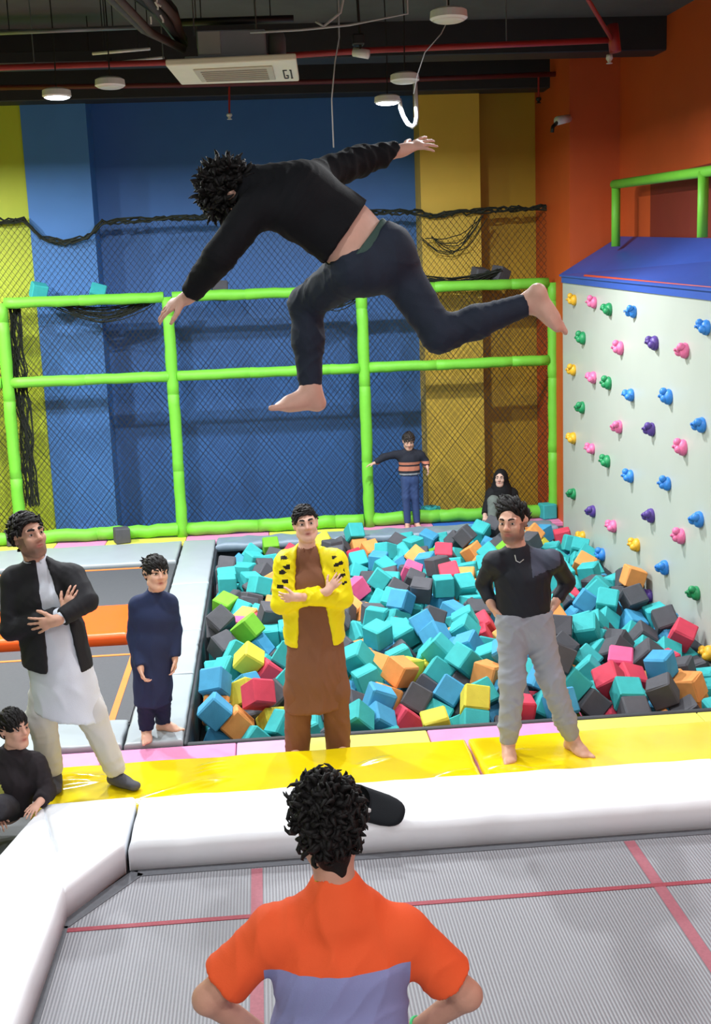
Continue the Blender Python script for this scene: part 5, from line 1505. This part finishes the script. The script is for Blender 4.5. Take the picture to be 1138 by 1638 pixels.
# --- man in blazer and white tunic
def man_in_blazer():
    Y = 6.93; s = 1.02; p = lambda x, y, d=0: pt(x, y, Y+d)
    r = person(150, 1236, .09, 'bearded man in black blazer over white tunic and trousers, arms crossed, looking up')
    c = p(46, 858, -.02); R = frame(V3(-.22, .12, 1), V3(.62, -.72, .32))
    J = dict(head=(c, R), hs=1.08, neck=p(60, 908), chest=p(72, 955), waist=p(84, 1015), pelvis=p(92, 1058), front=V3(.25, -1, 0),
             sh=(p(22, 922, .02), p(114, 918, -.02)), el=(p(18, 1008, -.04), p(140, 962, -.16)), wr=(p(104, 980, -.2), p(92, 992, -.29)), hip=(p(74, 1062), p(112, 1060)), kn=(p(66, 1150), p(146, 1142, -.04)), an=(p(84, 1216, .05), p(186, 1222, -.02)))
    A = [a.copy() for a in J['an']]
    for a in A: a[2] = .092+.075
    J['an'] = tuple(A)
    ex = hand_prims(J['wr'][0], V3(.45, .05, .9), V3(.2, 1, 0), V3(-1, 0, .3), .98, (.15, .3, .25))+hand_prims(J['wr'][1], V3(-1, .0, -.22), V3(.1, 1, .0), V3(-.3, 0, 1), 1.02, (.18, .2, .2), spread=.22)
    make_body(r, J, s, (208, 160, 138), ex, beard=.62, look=(.3, .6), bcol=(70, 52, 46), brow=.008)
    wm = cloth('white cotton', (214, 220, 232), .8, .03)
    P = torso_prims(J, s, .014)
    P += [tub(J['waist'], p(102, 1090), .14, .18, V3(1, 0, 0), 1.0, .9, .05), tub(p(100, 1080), p(116, 1170), .185, .245, V3(1, 0, .1), .95, .92, .05)]
    for q in (0, 1): P += sleeve_prims(J['sh'][q], J['el'][q], J['wr'][q], .058, .046, .034, .95)
    P.append(neg(cone(c+R@V3(0, -.02, -.03), J['neck']+unit(c-J['neck'])*.030*s, .054*s, .050*s, .008)))
    garment('tunic', P, wm, r, .011, [cutplane(p(115, 1140), V3(-.22, 0, -1))], .013, 17, 6, dirs=((1, .3, .15), (.85, -.5, .25)))
    collar('stand_collar', r, J, s, .070, wm, .026)
    P = []
    for q in (0, 1):
        h_, k_, a_ = J['hip'][q]+V3(0, 0, -.1), J['kn'][q], J['an'][q]
        P += [cone(h_, k_, .10, .088, .05), cone(k_, a_, .088, .062, .04, cutplane(a_+V3(0, 0, -.0), a_-k_))]
    garment('trousers', P, cloth('off white cotton', (206, 206, 206), .8, .03), r, .011, (), .010, 22, 8, dirs=((1, .3, .3), (.8, -.5, .3), (.1, .2, 1)))
    bk = cloth('black suiting', (34, 34, 38), .75, .08)
    P = torso_prims(J, s, .030)
    P += [tub(J['waist'], p(97, 1095), .165, .215, V3(1, 0, 0), 1.0, 1.0, .05)]
    for q in (0, 1): P += sleeve_prims(J['sh'][q], J['el'][q], J['wr'][q], .075, .062, .048, .86)
    P.append(neg(tub(p(61, 888, -.08), p(86, 985, -.14), .022, .060, V3(1, 0, 0), 1., 4.5, .01))); P.append(neg(tub(p(86, 985, -.16), p(106, 1110, -.2), .07, .10, V3(1, 0, 0), 1., 2.4, .01)))
    for q in (0, 1): P += sleeve_prims(J['sh'][q], J['el'][q], J['wr'][q], .072, .062, .048, .86, .006)
    P.append(neg(cone(c+R@V3(0, -.02, -.03), J['neck']+unit(c-J['neck'])*.030*s, .054*s, .050*s, .008)))
    garment('blazer', P, bk, r, .009, [cutplane(p(88, 1064), V3(-.12, 0, -1))], .005, 26, 5)
    for q, a in enumerate(A):
        d = V3(.75, -.65, 0) if q else V3(.2, -1, 0); u = unit(d); P = [tub(a-u*.03+V3(0, 0, -.045), a+u*.15+V3(0, 0, -.05), .040, .036, np.cross(u, V3(0, 0, 1)), 1.15, .75, .03), cone(a-u*.02+V3(0, 0, -.02), a+u*.06+V3(0, 0, -.04), .042, .036, .03)]
        garment('shoe', P, cloth('grey shoe canvas', (84, 84, 92), .7, .05), r, .007, [cutplane(V3(0, 0, .093), DOWN)], 0)
    hair(r, c, R, 1.08*s, HAIRM, rad=(.081, .104, .102), line=.062, low=-.035, n=260, L=.055, r0=.010, seed=9, flow=(.5, .3, .1), curl=.2, lift=.25)
man_in_blazer()

# --- boy in navy
def boy_in_navy():
    Y = 7.84; s = .8; p = lambda x, y, d=0: pt(x, y, Y+d)
    r = person(250, 1195, .03, 'barefoot boy in navy tunic and trousers standing on the pale grey pad')
    c = p(250, 917, -.02); R = frame(V3(.02, .1, 1), V3(.40, -.9, .16))
    J = dict(head=(c, R), hs=1.22, neck=p(248, 954), chest=p(246, 985), waist=p(244, 1028), pelvis=p(243, 1058), front=V3(.2, -1, 0),
             sh=(p(220, 963), p(271, 960)), el=(p(214, 1018, .02), p(281, 1008, .03)), wr=(p(225, 1068, -.10), p(280, 1052, -.03)), hip=(p(232, 1058), p(255, 1056)), kn=(p(234, 1122, -.03), p(259, 1116)), an=(p(236, 1186), p(262, 1170, .12)))
    A = [a.copy() for a in J['an']]
    for a in A: a[2] = .03+.055
    J['an'] = tuple(A)
    ex = hand_prims(J['wr'][0], V3(.15, -.15, -1), V3(1, 0, .1), V3(0, -1, 0), .78, (.5, .7, .6))+hand_prims(J['wr'][1], V3(.0, -.1, -1), V3(-1, 0, 0), V3(0, -1, 0), .78, (.35, .5, .4))
    ex += foot_prims(A[0], V3(.12, -1, 0), s=.82, side=1)+foot_prims(A[1], V3(.9, -.4, 0), s=.82, side=-1)
    make_body(r, J, s, (222, 176, 154), ex, look=(.3, .5), feetfine=(A[0]+V3(0, -.06, -.03),))
    nm = cloth('navy cotton', (40, 50, 84), .8, .06)
    P = torso_prims(J, s, .014)
    P += [tub(J['waist'], p(244, 1095), .105, .118, V3(1, 0, 0), 1.05, .75, .04), tub(p(244, 1085), p(244, 1140), .118, .134, V3(1, 0, 0), 1.0, .9, .04)]
    for q in (0, 1): P += sleeve_prims(J['sh'][q], J['el'][q], J['wr'][q], .055, .046, .038, .96)
    P.append(neg(cone(c+R@V3(0, -.02, -.03), J['neck']+unit(c-J['neck'])*.030*s, .054*s, .050*s, .008)))
    garment('tunic', P, nm, r, .010, [cutplane(p(244, 1125), DOWN)], .009, 22, 4, dirs=((1, .3, .1), (.9, -.5, .15)))
    collar('stand_collar', r, J, s, .056, nm, .024)
    P = []
    for q in (0, 1):
        h_, k_, a_ = J['hip'][q]+V3(0, 0, -.08), J['kn'][q], J['an'][q]
        P += [cone(h_, k_, .068, .062, .05), cone(k_, a_, .062, .052, .03, cutplane(a_+V3(0, 0, .0), DOWN))]
    garment('trousers', P, cloth('dark navy cotton', (34, 42, 70), .8, .06), r, .010, (), .009, 28, 8)
    hair(r, c, R, 1.22*s, HAIRM, line=.046, low=-.04, n=260, L=.055, r0=.0085, seed=12, flow=(-.15, .7, -.25), curl=.12, lift=.15)
boy_in_navy()

# --- boy in the striped sweater, far off by the net
def boy_in_stripes():
    Y = 14.6; s = .66; p = lambda x, y, d=0: pt(x, y, Y+d)
    r = person(656, 832, 0, 'small boy in striped sweater and blue jeans, arms spread, before the net')
    c = p(654, 706, -.03); R = frame(V3(0, -.3, 1), V3(0, -.85, -.4))
    J = dict(head=(c, R), hs=1.36, neck=p(655, 722), chest=p(655, 735), waist=p(655, 752), pelvis=p(656, 764), front=V3(0, -1, 0),
             sh=(p(637, 726), p(673, 726)), el=(p(615, 731, -.02), p(681, 739)), wr=(p(599, 741, -.04), p(684, 747, -.08)), hip=(p(649, 765), p(662, 765)), kn=(p(650, 795, -.02), p(664, 795)), an=(p(652, 826), p(667, 825)))
    A = [a.copy() for a in J['an']]
    for a in A: a[2] = .05
    J['an'] = tuple(A)
    ex = hand_prims(J['wr'][0], V3(-1, -.1, -.2), V3(0, 0, -1), V3(0, -1, 0), .7, (.2, .3, .2))+hand_prims(J['wr'][1], V3(.2, -.3, -1), V3(-1, 0, 0), V3(0, -1, 0), .7, (.3, .4, .3))
    ex += foot_prims(A[0], V3(-.15, -1, 0), s=.68, side=1)+foot_prims(A[1], V3(.25, -1, 0), s=.68, side=-1)
    make_body(r, J, s, (200, 158, 140), ex, h=.012, hf=.0065)
    m = mat('striped knit', (40, 42, 52), .85, .05, 9, .2, 200, spec=.2); nt = m.node_tree; N = nt.nodes; L = nt.links
    tc = N.new('ShaderNodeTexCoord'); sp = N.new('ShaderNodeSeparateXYZ'); L.new(tc.outputs['Object'], sp.inputs[0]); rp = N.new('ShaderNodeValToRGB'); rp.color_ramp.interpolation = 'CONSTANT'
    mr = N.new('ShaderNodeMapRange'); mr.inputs[1].default_value = .40; mr.inputs[2].default_value = .95; L.new(sp.outputs['Z'], mr.inputs[0]); L.new(mr.outputs[0], rp.inputs['Fac'])
    st = [(0, (150, 152, 158)), (.34, (40, 40, 50)), (.42, (150, 152, 158)), (.56, (40, 42, 52)), (.62, (176, 112, 92)), (.72, (46, 42, 48)), (.76, (176, 112, 92)), (.82, (38, 40, 50))]
    e = rp.color_ramp.elements
    while len(e) < len(st): e.new(.5)
    for k, (q, col) in enumerate(st): e[k].position = q; e[k].color = (*lin(col), 1)
    L.new(rp.outputs['Color'], N['Principled BSDF'].inputs['Base Color'])
    P = torso_prims(J, s, .02)
    for q in (0, 1): P += sleeve_prims(J['sh'][q], J['el'][q], J['wr'][q], .05, .045, .038, .9)
    garment('sweater', P, m, r, .010, [cutplane(p(655, 759), DOWN)], .005, 30, 4)
    P = [tub(J['pelvis']+V3(0, 0, -.03), p(656, 756), .075, .07, V3(1, 0, 0), 1.3, .95, .03)]
    for q in (0, 1): P += [cone(J['hip'][q], J['kn'][q], .064, .052, .03), cone(J['kn'][q], J['an'][q]+V3(0, 0, .03), .052, .042, .02, cutplane(J['an'][q]+V3(0, 0, .0), DOWN))]
    garment('jeans', P, cloth('blue denim', (52, 70, 112), .8, .12), r, .010, (), .006, 40, 3)
    hair(r, c, R, 1.36*s, HAIRB, line=.045, low=-.05, n=140, L=.045, r0=.010, seed=15, flow=(0, .5, -.1), curl=.2, lift=.2)
boy_in_stripes()

# --- seated woman in black headscarf
def woman_seated():
    Y = 14.62; s = .84; p = lambda x, y, d=0: pt(x, y, Y+d)
    r = person(804, 832, 0, 'person in black headscarf and black top sitting at the rim of the pit')
    c = p(801, 765, -.05); R = frame(V3(.05, .05, 1), V3(-.35, -.9, -.08))
    J = dict(head=(c, R), hs=1.1, neck=p(802, 781), chest=p(803, 795), waist=p(804, 812), pelvis=p(805, 825), front=V3(-.2, -1, 0),
             sh=(p(787, 788), p(819, 788)), el=(p(781, 808, -.05), p(826, 808, -.05)), wr=(p(776, 824, -.2), p(824, 822, -.22)), hip=(p(797, 825), p(812, 825)), kn=(p(790, 822, -.42), p(812, 822, -.42)), an=(p(788, 850, -.5), p(812, 850, -.5)))
    K = [a.copy() for a in J['kn']]; A = [a.copy() for a in J['an']]
    for a in K: a[2] = .36
    for a in A: a[2] = .09
    J['kn'] = tuple(K); J['an'] = tuple(A)
    for q in (0, 1): J['wr'][q][2] = max(J['wr'][q][2], .13)
    ex = hand_prims(J['wr'][0], V3(-.1, -.8, -.4), V3(0, 0, -1), V3(1, 0, 0), .85, (.1, .2, .2))+hand_prims(J['wr'][1], V3(-.2, -.8, -.4), V3(0, 0, -1), V3(-1, 0, 0), .85, (.1, .2, .2))
    ex += foot_prims(A[0], V3(-.1, -1, 0), s=.85, side=1)+foot_prims(A[1], V3(.1, -1, 0), s=.85, side=-1)
    make_body(r, J, s, (206, 170, 154), ex, h=.014, hf=.0065)
    bk = cloth('black jersey knit', (26, 27, 30), .8, .06)
    P = torso_prims(J, s, .035)
    for q in (0, 1): P += sleeve_prims(J['sh'][q], J['el'][q], J['wr'][q], .07, .06, .045, .92)
    o = garment('top', P, bk, r, .009, [cutplane(V3(0, 0, .07), DOWN)], .006, 22, 4, m2=mat('white print', (210, 210, 214), .7, .05), mask2=lambda q: (q[:, 1] < Y-.05) & (np.abs(q[:, 2]-p(800, 800)[2]) < .03) & (np.abs(q[:, 0]-p(800, 800)[0]) < .11) & (np.sin(q[:, 0]*150)+np.sin(q[:, 2]*190) > -.3))
    P = [ell(c+R@V3(0, -.02, .02)*s, np.array([.105, .125, .125])*s, R, .03), cone(c+R@V3(0, -.04, -.05), J['neck']+V3(0, -.02, -.02), .09, .11, .05), tub(J['neck']+V3(0, 0, 0), J['chest']+V3(0, -.02, .03), .10, .12, V3(1, 0, 0), 1.3, .95, .05), neg(ell(c+R@V3(0, .11, -.012)*s, np.array([.062, .09, .092])*s, R, .02))]
    garment('headscarf', P, cloth('black scarf', (20, 20, 23), .8, .06), r, .009, (), .006, 30, 6)
    P = []
    for q in (0, 1): P += [cone(J['hip'][q], K[q], .09, .07, .04), cone(K[q], A[q]+V3(0, 0, .02), .07, .055, .03, cutplane(A[q]+V3(0, 0, .0), DOWN))]
    garment('trousers', P, cloth('grey green cotton', (104, 112, 108), .8, .06), r, .012, [cutplane(V3(0, 0, .005), DOWN)], .006, 30, 3)
woman_seated()

# --- boy sitting by the corner mat
def boy_by_corner():
    Y = 6.62; s = .76; p = lambda x, y, d=0: pt(x, y, Y+d)
    r = person(10, 1330, 0, 'boy in black sweatshirt sitting by the white corner mat, one hand on it')
    c = p(22, 1166, -.03); R = frame(V3(-.08, .1, 1), V3(.74, -.62, .22))
    J = dict(head=(c, R), hs=1.26, neck=p(18, 1206), chest=p(18, 1245), waist=p(12, 1290), pelvis=p(6, 1322), front=V3(.2, -1, 0),
             sh=(p(-14, 1220, .03), p(56, 1217, -.02)), el=(p(-30, 1275, -.05), p(74, 1266, -.03)), wr=(p(-10, 1300, -.2), p(66, 1296, -.16)), hip=(p(-8, 1325), p(20, 1325)), kn=(p(-70, 1300, -.1), p(-10, 1296, -.34)), an=(p(-20, 1335, -.25), p(-70, 1330, -.3)))
    for k in ('pelvis',): J[k][2] = .13
    hp = [a.copy() for a in J['hip']]; 
    for a in hp: a[2] = .12
    kn = [a.copy() for a in J['kn']]; kn[0][2] = .16; kn[1][2] = .27
    an = [a.copy() for a in J['an']]
    for a in an: a[2] = .08
    an[1] = an[1]+V3(-.05, .1, .1)
    J['hip'] = tuple(hp); J['kn'] = tuple(kn); J['an'] = tuple(an)
    J['wr'][1][2] = max(J['wr'][1][2], .215)
    ex = hand_prims(J['wr'][1], V3(-.35, -.75, -.22), V3(-.1, -.1, -1), V3(-1, .3, 0), .78, (.1, .15, .15))+hand_prims(J['wr'][0], V3(.4, -.6, -.3), V3(0, 0, -1), V3(1, 0, 0), .78, (.2, .3, .3))
    ex += foot_prims(an[0], V3(.3, -1, 0), s=.75, side=1)+foot_prims(an[1], V3(.3, -1, 0), s=.75, side=-1)
    make_body(r, J, s, (208, 162, 142), ex, look=(.4, .5))
    m = cloth('black sweatshirt', (46, 42, 46), .85, .08)
    P = torso_prims(J, s, .026)
    for q in (0, 1): P += sleeve_prims(J['sh'][q], J['el'][q], J['wr'][q], .064, .056, .042, .95)
    P.append(neg(cone(c+R@V3(0, -.02, -.03), J['neck']+unit(c-J['neck'])*.030*s, .054*s, .050*s, .008)))
    garment('sweatshirt', P, m, r, .009, [cutplane(V3(0, 0, .085), DOWN)], .007, 28, 4, m2=mat('pale yellow print', (226, 226, 120), .7, .05), mask2=lambda q: (q[:, 1] < J['chest'][1]-.05) & (np.abs((q[:, 0]-p(0, 1250)[0])*.8+(q[:, 2]-p(0, 1250)[2])*.3-.012) < .016) & (np.abs(q[:, 2]-p(0, 1252)[2]) < .06))
    collar('neckband', r, J, s, .056, m, .012, gap=False)
    P = []
    for q in (0, 1): P += [cone(J['hip'][q], kn[q], .085, .07, .05), cone(kn[q], an[q], .066, .05, .03)]
    garment('trousers', P, cloth('charcoal trousers', (56, 56, 62), .8, .06), r, .011, [cutplane(V3(0, 0, .003), DOWN)], .006, 30, 3)
    hair(r, c, R, 1.26*s, HAIRM, line=.05, low=-.04, n=220, L=.05, r0=.009, seed=21, flow=(.15, .6, -.2), curl=.15, lift=.18)
boy_by_corner()

# --- man in front, seen from behind
def man_from_behind():
    Y = 3.05; s = 1.03; p = lambda x, y, d=0: pt(x, y, Y+d)
    pe = p(545, 1700); r = empty('person', (pe[0], Y, 0.002), 'man seen from behind in orange and lavender t-shirt, hands on hips', 'person')
    c = p(527, 1326, .03); R = frame(V3(-.05, .05, 1), V3(-.08, 1, .12))
    J = dict(head=(c, R), hs=1.0, neck=p(538, 1438), chest=p(546, 1540), waist=p(547, 1650), pelvis=p(547, 1750), front=V3(0, 1, 0),
             sh=(p(640, 1484), p(442, 1484)), el=(p(748, 1592, .0), p(332, 1598, .0)), wr=(p(664, 1648, .10), p(432, 1664, .10)))
    x = J['pelvis'][0]; J['pelvis'][2] = .98
    J['hip'] = (V3(x+.09, Y, .93), V3(x-.09, Y, .93)); J['kn'] = (V3(x+.13, Y+.02, .5), V3(x-.13, Y+.02, .5)); J['an'] = (V3(x+.16, Y, .075), V3(x-.16, Y, .075))
    ex = hand_prims(J['wr'][0], V3(-.75, .1, -.25), V3(-.3, 0, -.9), V3(0, -1, .2), 1., (.3, .4, .3))+hand_prims(J['wr'][1], V3(.75, .1, -.25), V3(.3, 0, -.9), V3(0, -1, .2), 1., (.3, .4, .3))
    ex += foot_prims(J['an'][0], V3(.25, 1, 0), s=1., side=-1)+foot_prims(J['an'][1], V3(-.25, 1, 0), s=1., side=1)
    make_body(r, J, s, (196, 146, 126), ex, face=True, hf=.005)
    zc = float(p(545, 1560, -.12)[2])-.002
    om = mat('orange and lavender jersey', (232, 90, 46), .8, .04, 9, .12, 240, spec=.25); nt = om.node_tree; N = nt.nodes; L = nt.links
    tc = N.new('ShaderNodeTexCoord'); sp = N.new('ShaderNodeSeparateXYZ'); L.new(tc.outputs['Object'], sp.inputs[0])
    ma = N.new('ShaderNodeMath'); ma.operation = 'GREATER_THAN'; ma.inputs[1].default_value = zc; L.new(sp.outputs['Z'], ma.inputs[0])
    ab = N.new('ShaderNodeMath'); ab.operation = 'ABSOLUTE'; L.new(sp.outputs['X'], ab.inputs[0]); m1 = N.new('ShaderNodeMath'); m1.operation = 'GREATER_THAN'; m1.inputs[1].default_value = .205; L.new(ab.outputs[0], m1.inputs[0])
    mm = N.new('ShaderNodeMath'); mm.operation = 'MAXIMUM'; L.new(ma.outputs[0], mm.inputs[0]); L.new(m1.outputs[0], mm.inputs[1])
    mx = N.new('ShaderNodeMix'); mx.data_type = 'RGBA'; L.new(mm.outputs[0], mx.inputs['Factor']); mx.inputs['A'].default_value = (*lin((138, 140, 186)), 1); mx.inputs['B'].default_value = (*lin((236, 92, 48)), 1)
    L.new(mx.outputs['Result'], N['Principled BSDF'].inputs['Base Color'])
    P = torso_prims(J, s, .024)+[tub(J['waist'], J['pelvis']+V3(0, 0, -.08), .122, .13, V3(1, 0, 0), 1.38, 1., .04)]
    P.append(cone(J['neck']-unit(c-J['neck'])*.05, J['neck']+unit(c-J['neck'])*.035, .082, .064, .03))
    for q in (0, 1): P += sleeve_prims(J['sh'][q], J['el'][q], J['wr'][q], .070, .078, 0, -.72, .03)
    P.append(neg(cone(c+R@V3(0, -.02, -.03), J['neck']+unit(c-J['neck'])*.030*s, .054*s, .050*s, .008)))
    garment('t_shirt', P, om, r, .007, [cutplane(V3(0, 0, .88), DOWN)], .012, 15, 11, dirs=((.75, .2, .5), (-.75, .2, .5), (1, 0, .1)))
    P = [tub(J['pelvis']+V3(0, 0, -.06), J['pelvis']+V3(0, 0, .03), .12, .112, V3(1, 0, 0), 1.4, .95, .05)]
    for q in (0, 1): P += [cone(J['hip'][q], J['kn'][q], .10, .078, .05), cone(J['kn'][q], J['an'][q]+V3(0, 0, .05), .075, .055, .03, cutplane(J['an'][q]+V3(0, 0, .03), DOWN))]
    garment('trousers', P, cloth('charcoal joggers', (50, 52, 60), .8, .06), r, .014, (), .007, 28, 3)
    hair(r, c, R, 1.03, HAIRM, rad=(.080, .104, .108), line=.06, low=-.02, n=620, L=.055, r0=.0075, seed=31, flow=(-.08, .0, .06), curl=.8, lift=.55, h=.006, coil=.75, cen=(-.004, -.012, .036), nape=lambda w, R, s: tub(w((0, -.052, .02)), w((.004, -.062, -.105)), .052*s, .020*s, R[:, 0], 1.25, .75, .04))
    F = frame(unit(c-J['neck']), V3(0, 1, 0)); n0 = J['neck']+unit(c-J['neck'])*.050; b = B(); b.tube([n0+(F[:, 0]*math.cos(a)+F[:, 1]*math.sin(a))*.0605-V3(0, 0, .02)*math.sin(a)+V3(0, 0, .01)*(-math.cos(a)) for a in [2*math.pi*i/28 for i in range(29)]], .0028, 6); b.build('necklace', mat('gold chain', (214, 170, 70), .25, 0, metal=1), r, smooth=True)
    w, d = J['wr'][0], unit(J['wr'][0]-J['el'][0]); F = frame(d, V3(0, 0, 1)); b = B(); b.tube([w-d*.02+(F[:, 0]*math.cos(a)+F[:, 1]*math.sin(a))*.032 for a in [2*math.pi*i/20 for i in range(21)]], .005, 6); b.build('wristband', mat('green band', (60, 200, 120), .5, 0), r, smooth=True)
man_from_behind()

# --- the jumper
def jumper():
    p = pt
    r = empty('person', p(592, 470, 5.0), 'barefoot person in black hoodie and dark jeans leaping high with arms and legs spread', 'person')
    c = p(377, 305, 5.06); R = frame(V3(-1, .12, -.25), V3(-.15, .45, -1))
    L_an, R_an = p(497, 628, 5.17), p(851, 484, 4.98)
    J = dict(head=(c, R), hs=1.04, neck=p(424, 300, 5.03), chest=p(478, 318, 5.0), waist=p(552, 370, 5.0), pelvis=p(592, 408, 5.0), front=V3(-.75, .4, -.7),
             sh=(p(500, 287, 5.15), p(412, 330, 4.90)), el=(p(574, 258, 5.32), p(350, 412, 4.84)), wr=(p(645, 240, 5.42), p(300, 476, 4.95)), hip=(p(616, 402, 5.06), p(566, 430, 4.95)), kn=(p(703, 536, 4.95), p(490, 486, 5.22)), an=(R_an, L_an))
    ex = hand_prims(J['wr'][0], V3(.96, .25, .32), V3(.1, .6, -.8), V3(.0, .4, .9), .98, (.12, .18, .15), spread=.34, thumb=1.0)+hand_prims(J['wr'][1], V3(-.85, .3, -.35), V3(-.2, .6, -.75), V3(-.2, -.9, -.1), .98, (.2, .25, .2), spread=.14)
    ex += foot_prims(L_an, V3(-1, -.15, .08), up=V3(.06, 0, 1), s=1.02, side=-1)
    ex += foot_prims(R_an, V3(.42, .1, -.9), up=V3(-.72, .62, -.30), s=1.02, side=1)
    make_body(r, J, 1., (216, 170, 152), ex, feetfine=(L_an+V3(-.07, 0, -.03), R_an+V3(.04, 0, -.06)), hf=.0055)
    ax = unit(J['pelvis']-J['chest']); bk = cloth('black hoodie fleece', (14, 15, 20), .85, .08)
    P = torso_prims(J, 1., .030); P = P[1:]+[tub(J['waist']-ax*.04, p(574, 388, 5.0), .128, .142, J['sh'][1]-J['sh'][0], 1.28, .92, .04)]
    for q in (0, 1): P += sleeve_prims(J['sh'][q], J['el'][q], J['wr'][q], .074, .064, .042, .90 if q else .86)
    P += [tub(c+(J['neck']-c)*.55, J['neck']+ax*.06, .085, .10, J['sh'][1]-J['sh'][0], 1.2, .9, .05)]
    garment('hoodie', P, bk, r, .009, [cutplane(p(552, 372, 5.0), unit(V3(*(p(600, 408, 5.0)-p(552, 372, 5.0)))))], .008, 26, 5, dirs=((.8, .2, -.4), (.9, -.3, .2), (.3, .3, .9)))
    jn = cloth('dark denim', (38, 45, 60), .75, .14)
    hs = J['hip'][1]-J['hip'][0]
    wc = cutplane(p(587, 400, 5.0), -ax+V3(.05, 0, .0))
    P = [tub(J['pelvis']-ax*.06, J['pelvis']+ax*.04, .120, .122, hs, 1.42, 1.05, .05, wc), ell(p(626, 408, 4.98), (.10, .10, .11), None, .06)]
    for q in (0, 1):
        h_, k_, a_ = J['hip'][q], J['kn'][q], J['an'][q]
        P += [cone(h_, k_, .104, .070, .05), cone(k_, k_+(a_-k_)*.4, .070, .068, .04), cone(k_+(a_-k_)*.4, a_+(k_-a_)*.02, .068, .047, .03, cutplane(a_+(k_-a_)*.07, a_-k_))]
    garment('jeans', P, jn, r, .008, [], .006, 34, 8, dirs=((.5, .2, .8), (.8, .2, -.5), (.9, .1, .4)))
    b = [tub(J['pelvis']-ax*.12, J['pelvis']+ax*.02, .119, .121, hs, 1.44, 1.05, .04)]
    garment('waistband', b, cloth('green elastic', (62, 84, 78), .7, .05), r, .008, [cutplane(p(577, 392, 5.0), -ax+V3(.05, 0, 0))], 0, label='dark green underwear waistband')
    hair(r, c, R, 1.04, HAIRM, rad=(.084, .108, .104), line=.07, low=-.085, n=380, L=.06, r0=.0085, seed=41, flow=(0, -.25, .1), curl=.6, lift=.6, coil=.4)
jumper()

# ---------------------------------------------------------------- black cap lying on the long white mat
def cap():
    zc = .172+.108; a = np.array(at_y(569, 1305, 6.04)); a[2] = zc
    r = empty('cap', (a[0], a[1], .172), 'black peaked cap lying upturned on the long white mat behind the dark curly head', 'cap')
    m = cloth('black cap cotton', (26, 29, 34), .8, .06)
    ex = unit(V3(.92, -.40, -.20)); ez = unit(V3(.3, .74, -.58)); ez = unit(ez-ex*(ez@ex)); ey = np.cross(ez, ex)
    W = lambda x, y, z: a+ex*x+ey*y+ez*z
    M = Matrix([list(row) for row in np.stack([ex, ey, ez], 1)]).to_4x4(); M.translation = a
    b = B(); b.lathe([(.086, 0), (.086, .03), (.079, .066), (.055, .094), (.01, .108), (.01, .113), (.06, .10), (.085, .07), (.092, .03), (.090, 0), (.086, 0)], (0, 0, 0), n=28, cap=False); b.bm.transform(M); b.build('crown', m, r, smooth=True)
    b = B(); b.ball(W(0, 0, .117), .009, sub=1); b.build('button', m, r, smooth=True)
    b = B(); rows = []
    for i in range(15):
        u = -1+2*i/14; inner = .090*math.sqrt(max(0, 1-u*u))*.96; outer = inner+.03+.17*(1-abs(u)**3)**.6
        rows.append([W(inner+(outer-inner)*j/6, .092*u*(1+.35*(j/6)*(1-abs(u)**2)), .012+.030*(j/6)*u*u) for j in range(7)])
    tv = [[b.bm.verts.new(v) for v in q] for q in rows]; bv = [[b.bm.verts.new(v-ez*.006) for v in q] for q in rows]
    for i in range(14):
        for j in range(6):
            b.bm.faces.new((tv[i][j], tv[i+1][j], tv[i+1][j+1], tv[i][j+1])); b.bm.faces.new((bv[i][j], bv[i][j+1], bv[i+1][j+1], bv[i+1][j]))
        b.bm.faces.new((tv[i][6], tv[i+1][6], bv[i+1][6], bv[i][6]))
    bmesh.ops.recalc_face_normals(b.bm, faces=b.bm.faces[:]); b.build('visor', m, r, smooth=True)
    b = B(); b.ball(W(.093, .03, .0), .013, (1, .6, 1.2), sub=1); b.build('side_badge', mat('white badge', (220, 220, 220), .5), r)
cap()
